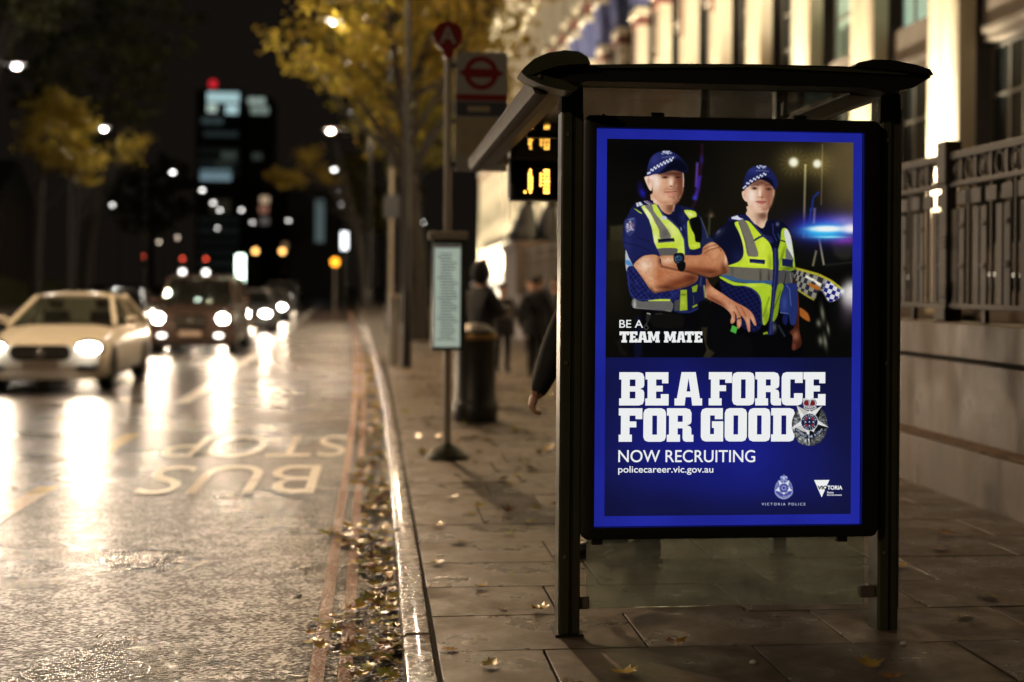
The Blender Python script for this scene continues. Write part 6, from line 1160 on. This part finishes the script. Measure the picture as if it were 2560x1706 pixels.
def flat_ink(name, rgb8, gain=1.):
    m = bpy.data.materials.new(name); m.use_nodes = True; p = m.node_tree.nodes["Principled BSDF"]; p.inputs["Base Color"].default_value = (.01, .01, .012, 1); p.inputs["Roughness"].default_value = .35; socket(p, "Specular IOR Level").default_value = .15
    p.inputs["Emission Color"].default_value = (*srgb(np.array(rgb8) / 255.), 1); p.inputs["Emission Strength"].default_value = gain; return m
M_PRINT = print_material("printed_sheet", 1.)
YP_ = 5.780
pst = thing("poster", "back-lit blue recruitment poster with two police officers, in the shelter's end panel", "poster", ((PX0 + PX1) / 2, YP_, PZ0))
PW_, PH_ = PX1 - PX0, PZ1 - PZ0
def P(sx, sy, lift=0.):
    """a traced point of the print -> its place on the sheet"""
    top = 321 + (sx - 1488) * .0195; bot = 1317.6 - (sx - 1487) * .0114
    return (PX0 + (sx - 1487.) / 666. * PW_, YP_ - lift, PZ1 - (sy - top) / (bot - top) * PH_)
def sheet(cv, name, x0, x1, y0, y1, lift, parent, keepmask=None):
    nx, ny = cv.nx, cv.ny; X, Y = cv.X, cv.Y
    top = 321 + (X - 1488) * .0195; bot = 1317.6 - (X - 1487) * .0114
    co = np.stack([PX0 + (X - 1487.) / 666. * PW_, np.full_like(X, YP_ - lift), PZ1 - (Y - top) / (bot - top) * PH_], -1).reshape(-1, 3)
    i = (np.arange(ny - 1)[:, None] * nx + np.arange(nx - 1)[None]); q = np.stack([i, i + nx, i + nx + 1, i + 1], -1).reshape(-1, 4)
    if keepmask is not None:
        k = keepmask; q = q[((k[:-1, :-1] + k[1:, :-1] + k[:-1, 1:] + k[1:, 1:]) / 4 > .5).ravel()]
    me = bpy.data.meshes.new(name); me.vertices.add(len(co)); me.vertices.foreach_set("co", co.ravel()); n = len(q); me.loops.add(4 * n); me.loops.foreach_set("vertex_index", q.ravel()); me.polygons.add(n); me.polygons.foreach_set("loop_start", np.arange(n) * 4)
    ca = me.color_attributes.new("ink", 'FLOAT_COLOR', 'POINT'); c4 = np.ones((len(co), 4)); c4[:, :3] = srgb(cv.img).reshape(-1, 3); ca.data.foreach_set("color", c4.ravel().astype(np.float32)); me.update(); me.validate()
    return link(name, me, M_PRINT, parent)
def quad(p, name, m, parent): return MB().add(p, [(0, 1, 2, 3)]).build(name, m, parent)
M_BORDER = flat_ink("border_ink", (33, 41, 160)); N_ = M_BORDER.node_tree.nodes; q_ = N_.new("ShaderNodeTexNoise"); q_.inputs["Scale"].default_value = 2.6; q_.inputs["Detail"].default_value = 3.; w_ = N_.new("ShaderNodeMapRange"); w_.inputs[1].default_value = .3; w_.inputs[2].default_value = .7; w_.inputs[3].default_value = .78; w_.inputs[4].default_value = 1.12
tcb = N_.new("ShaderNodeTexCoord"); M_BORDER.node_tree.links.new(tcb.outputs["Object"], q_.inputs["Vector"]); M_BORDER.node_tree.links.new(q_.outputs[0], w_.inputs[0]); M_BORDER.node_tree.links.new(w_.outputs[0], N_["Principled BSDF"].inputs["Emission Strength"])
quad([P(1487, 321, -.002), P(2153, 334, -.002), P(2153, 1310, -.002), P(1487, 1317.6, -.002)], "blue_border", M_BORDER, pst)
cv = Canvas(1512.5, 2130.5, 346., 1292.2, 404, 618); paint_picture(cv); paint_crest(cv)
pic = sheet(cv, "printed_picture", 0, 0, 0, 0, 0., pst); pic["label"] = "two police officers in blue caps and yellow vests above a blue field"
# ---- lettering
INKW = flat_ink("white_ink", (252, 252, 252)); INKD = flat_ink("navy_ink", (17, 19, 56))
def ring_hole(x0, y0, x1, y1): return [(x0, y0), (x1, y0), (x1, y1), (x0, y1)]
SLAB = {
 "B": (210, [[(0, 0), (165, 0), (196, 10), (210, 40), (210, 112), (202, 130), (176, 142), (202, 154), (210, 174), (210, 244), (196, 274), (165, 284), (0, 284), (0, 224), (18, 224), (18, 62), (0, 62)], ring_hole(88, 62, 136, 120), ring_hole(88, 165, 136, 224)]),
 "E": (196, [[(0, 0), (193, 0), (193, 95), (140, 95), (140, 62), (90, 62), (90, 115), (146, 115), (146, 165), (90, 165), (90, 224), (130, 224), (130, 187), (196, 187), (196, 284), (0, 284), (0, 224), (18, 224), (18, 62), (0, 62)]]),
 "A": (234, [[(58, 0), (178, 0), (215, 224), (234, 224), (234, 284), (150, 284), (142, 213), (94, 213), (86, 284), (0, 284), (0, 224), (20, 224)], [(118, 52), (135, 165), (101, 165)]]),
 "F": (197, [[(0, 0), (197, 0), (197, 92), (140, 92), (140, 62), (90, 62), (90, 112), (147, 112), (147, 162), (90, 162), (90, 224), (110, 224), (110, 284), (0, 284), (0, 224), (18, 224), (18, 62), (0, 62)]]),
 "O": (190, [[(40, 0), (150, 0), (178, 11), (190, 40), (190, 244), (178, 273), (150, 284), (40, 284), (12, 273), (0, 244), (0, 40), (12, 11)], ring_hole(75, 62, 115, 224)]),
 "R": (222, [[(0, 0), (160, 0), (192, 10), (205, 40), (205, 114), (197, 132), (168, 144), (197, 156), (205, 178), (205, 224), (222, 224), (222, 284), (160, 284), (140, 276), (132, 255), (132, 170), (90, 170), (90, 224), (110, 224), (110, 284), (0, 284), (0, 224), (18, 224), (18, 62), (0, 62)], ring_hole(90, 62, 132, 115)]),
 "C": (190, [[(40, 0), (190, 0), (190, 92), (120, 92), (120, 62), (78, 62), (78, 222), (112, 222), (112, 180), (190, 180), (190, 244), (178, 273), (150, 284), (40, 284), (12, 273), (0, 244), (0, 40), (12, 11)]]),
 "G": (190, [[(40, 0), (186, 0), (186, 94), (118, 94), (118, 62), (78, 62), (78, 222), (112, 222), (112, 168), (94, 168), (94, 112), (190, 112), (190, 284), (40, 284), (12, 273), (0, 244), (0, 40), (12, 11)]]),
 "D": (202, [[(0, 0), (160, 0), (190, 11), (202, 40), (202, 244), (190, 273), (160, 284), (0, 284), (0, 224), (18, 224), (18, 62), (0, 62)], ring_hole(88, 62, 130, 224)]),
 "T": (210, [[(0, 0), (210, 0), (210, 95), (160, 95), (160, 62), (142, 62), (142, 224), (166, 224), (166, 284), (44, 284), (44, 224), (68, 224), (68, 62), (50, 62), (50, 95), (0, 95)]]),
 "M": (290, [[(0, 0), (100, 0), (145, 150), (190, 0), (290, 0), (290, 62), (272, 62), (272, 224), (290, 224), (290, 284), (186, 284), (186, 224), (204, 224), (204, 120), (164, 240), (126, 240), (86, 120), (86, 224), (104, 224), (104, 284), (0, 284), (0, 224), (18, 224), (18, 62), (0, 62)]]),
}
def slab_word(word, places, y0, y1, name, lift=.0016):
    """places: x range of every letter in the trace"""
    cu = bpy.data.curves.new("w", 'CURVE'); cu.dimensions = '2D'; cu.fill_mode = 'BOTH'
    for ch, (a, b_) in zip(word, places):
        w, loops = SLAB[ch]
        for lp_ in loops:
            sp = cu.splines.new('POLY'); sp.points.add(len(lp_) - 1); sp.use_cyclic_u = True
            for k, (x, y) in enumerate(lp_): sp.points[k].co = (a + x / w * (b_ - a), -(y0 + y / 284. * (y1 - y0)), 0, 1)
    o = bpy.data.objects.new("w", cu); COL.objects.link(o); bpy.context.view_layer.update(); me = bpy.data.meshes.new_from_object(o.evaluated_get(bpy.context.evaluated_depsgraph_get())); bpy.data.objects.remove(o)
    for v in me.vertices: v.co = P(v.co.x, -v.co.y, lift)
    return link(name, me, INKW, pst)
G3 = lambda x: 1500 + x / 3.409
def places(*pairs, f=G3): return [(f(a), f(b_)) for a, b_ in pairs]
def yrow(x, y): return y
slab_word("BE", places((162, 372), (382, 578)), 931.0, 1014.2, "headline_word"); slab_word("A", places((628, 862)), 930.8, 1014.2, "headline_word"); slab_word("FORCE", places((918, 1115), (1118, 1307), (1315, 1537), (1541, 1722), (1728, 1920)), 930.8, 1014., "headline_word")
slab_word("FOR", places((160, 358), (367, 557), (565, 790)), 1021.2, 1104.9, "headline_word"); slab_word("GOOD", places((853, 1043), (1056, 1245), (1258, 1445), (1453, 1655)), 1020.9, 1104.2, "headline_word")
T5 = lambda x: 1540 + x / 5.2267
slab_word("TEAM", places((38, 160), (165, 270), (272, 400), (400, 557), f=T5), 829.2, 856.6, "tagline_word"); slab_word("MATE", places((612, 770), (776, 890), (880, 1000), (1005, 1110), f=T5), 829.2, 856.6, "tagline_word")
def sans(body, x0, x1, y0, y1, name, m=INKW, bold=0., lift=.0016, space=1.):
    """sans lettering set into the traced box (y0 top of the tallest letter, y1 bottom of the lowest)"""
    cu = bpy.data.curves.new("t", 'FONT'); cu.body = body; cu.offset = bold; cu.space_character = space
    o = bpy.data.objects.new("t", cu); COL.objects.link(o); bpy.context.view_layer.update(); me = bpy.data.meshes.new_from_object(o.evaluated_get(bpy.context.evaluated_depsgraph_get())); bpy.data.objects.remove(o)
    co = np.array([v.co[:] for v in me.vertices]); lo, hi = co.min(0), co.max(0)
    for v in me.vertices: v.co = P(x0 + (v.co.x - lo[0]) / (hi[0] - lo[0]) * (x1 - x0), y1 - (v.co.y - lo[1]) / (hi[1] - lo[1]) * (y1 - y0), lift)
    return link(name, me, m, pst)
sans("BE A", 1546.7, 1605., 800.2, 819.7, "tagline_line", bold=.004)
sans("NOW RECRUITING", 1546.5, 1886.6, 1125.6, 1156.2, "recruiting_line", bold=.006)
sans("policecareer.vic.gov.au", 1546.5, 1782., 1165.6, 1187.4, "web_address", bold=.008)
sans("VICTORIA POLICE", 1904., 2014., 1257.6, 1264.2, "crest_caption", flat_ink("pale_ink", (206, 210, 240)), .0, space=1.5)
tri = [P(2036, 1200.8, .0016), P(2074.6, 1200.4, .0016), P(2055.4, 1243.8, .0016)]
MB().add(tri, [(0, 1, 2)]).build("logo_triangle", INKW, pst)
sans("VIC", 2044., 2068.8, 1214.6, 1224.6, "logo_word", flat_ink("black_ink", (8, 9, 24)), .05, .0030); sans("TORIA", 2069.3, 2107.6, 1214.4, 1224.6, "logo_word", INKW, .03, .0030)
sans("State", 2068.8, 2085.2, 1229.0, 1233.9, "logo_small_word", INKW, .012, .0030); sans("Government", 2068.6, 2106.4, 1235.4, 1239.8, "logo_small_word", INKW, .012, .0030)
cb = Canvas(1972., 2078., 986., 1120., 190, 240); cb.img[:] = srgb(np.array([0., 0, 0])); paint_badge(cb)
bd_ = sheet(cb, "metal_badge", 0, 0, 0, 0, .0040, pst, cb.cov); bd_["label"] = "silver star badge with crown, wreath and motto ribbon over the headline"

def curved_word(body, place, h, name):
    """tiny badge lettering, one letter after another; place(t) gives centre x, y and tilt in the badge trace"""
    vv, ff = [], []
    for k, ch in enumerate(body):
        if ch == " ": continue
        cu = bpy.data.curves.new("t", 'FONT'); cu.body = ch; cu.offset = .01; o = bpy.data.objects.new("t", cu); COL.objects.link(o); bpy.context.view_layer.update(); me = bpy.data.meshes.new_from_object(o.evaluated_get(bpy.context.evaluated_depsgraph_get())); bpy.data.objects.remove(o)
        co = np.array([v.co[:] for v in me.vertices]); lo, hi = co.min(0), co.max(0); s_ = h / (hi[1] - lo[1]); cx, cy, an = place(k / max(1, len(body) - 1)); b0 = len(vv)
        for x, y, z in co:
            lx, ly = (x - (lo[0] + hi[0]) / 2) * s_, -(y - (lo[1] + hi[1]) / 2) * s_; X_ = cx + lx * math.cos(an) - ly * math.sin(an); Y_ = cy + lx * math.sin(an) + ly * math.cos(an)
            vv.append(P(1960 + X_ / 8.714, 960 + Y_ / 8.714, .0052))
        ff += [tuple(i + b0 for i in p.vertices) for p in me.polygons]
    me = bpy.data.meshes.new(name); me.from_pydata(vv, [], ff); return link(name, me, INKG, pst)
INKG = flat_ink("silver_ink", (206, 208, 216))
def ringp(a0, a1, r, flip=False):
    def f(t): a = R(a0 + (a1 - a0) * t); return 545 + r * math.cos(a), 830 + r * math.sin(a), a + (-math.pi / 2 if flip else math.pi / 2)
    return f
curved_word("VICTORIA", ringp(-158, -22, 150), 40, "badge_word"); curved_word("POLICE", ringp(142, 38, 150, True), 40, "badge_word")
curved_word("UPHOLD THE RIGHT", lambda t: (275 + t * 545, 1000 + 150 * math.sin(t * math.pi), math.atan(.86 * math.cos(t * math.pi))), 46, "badge_motto")
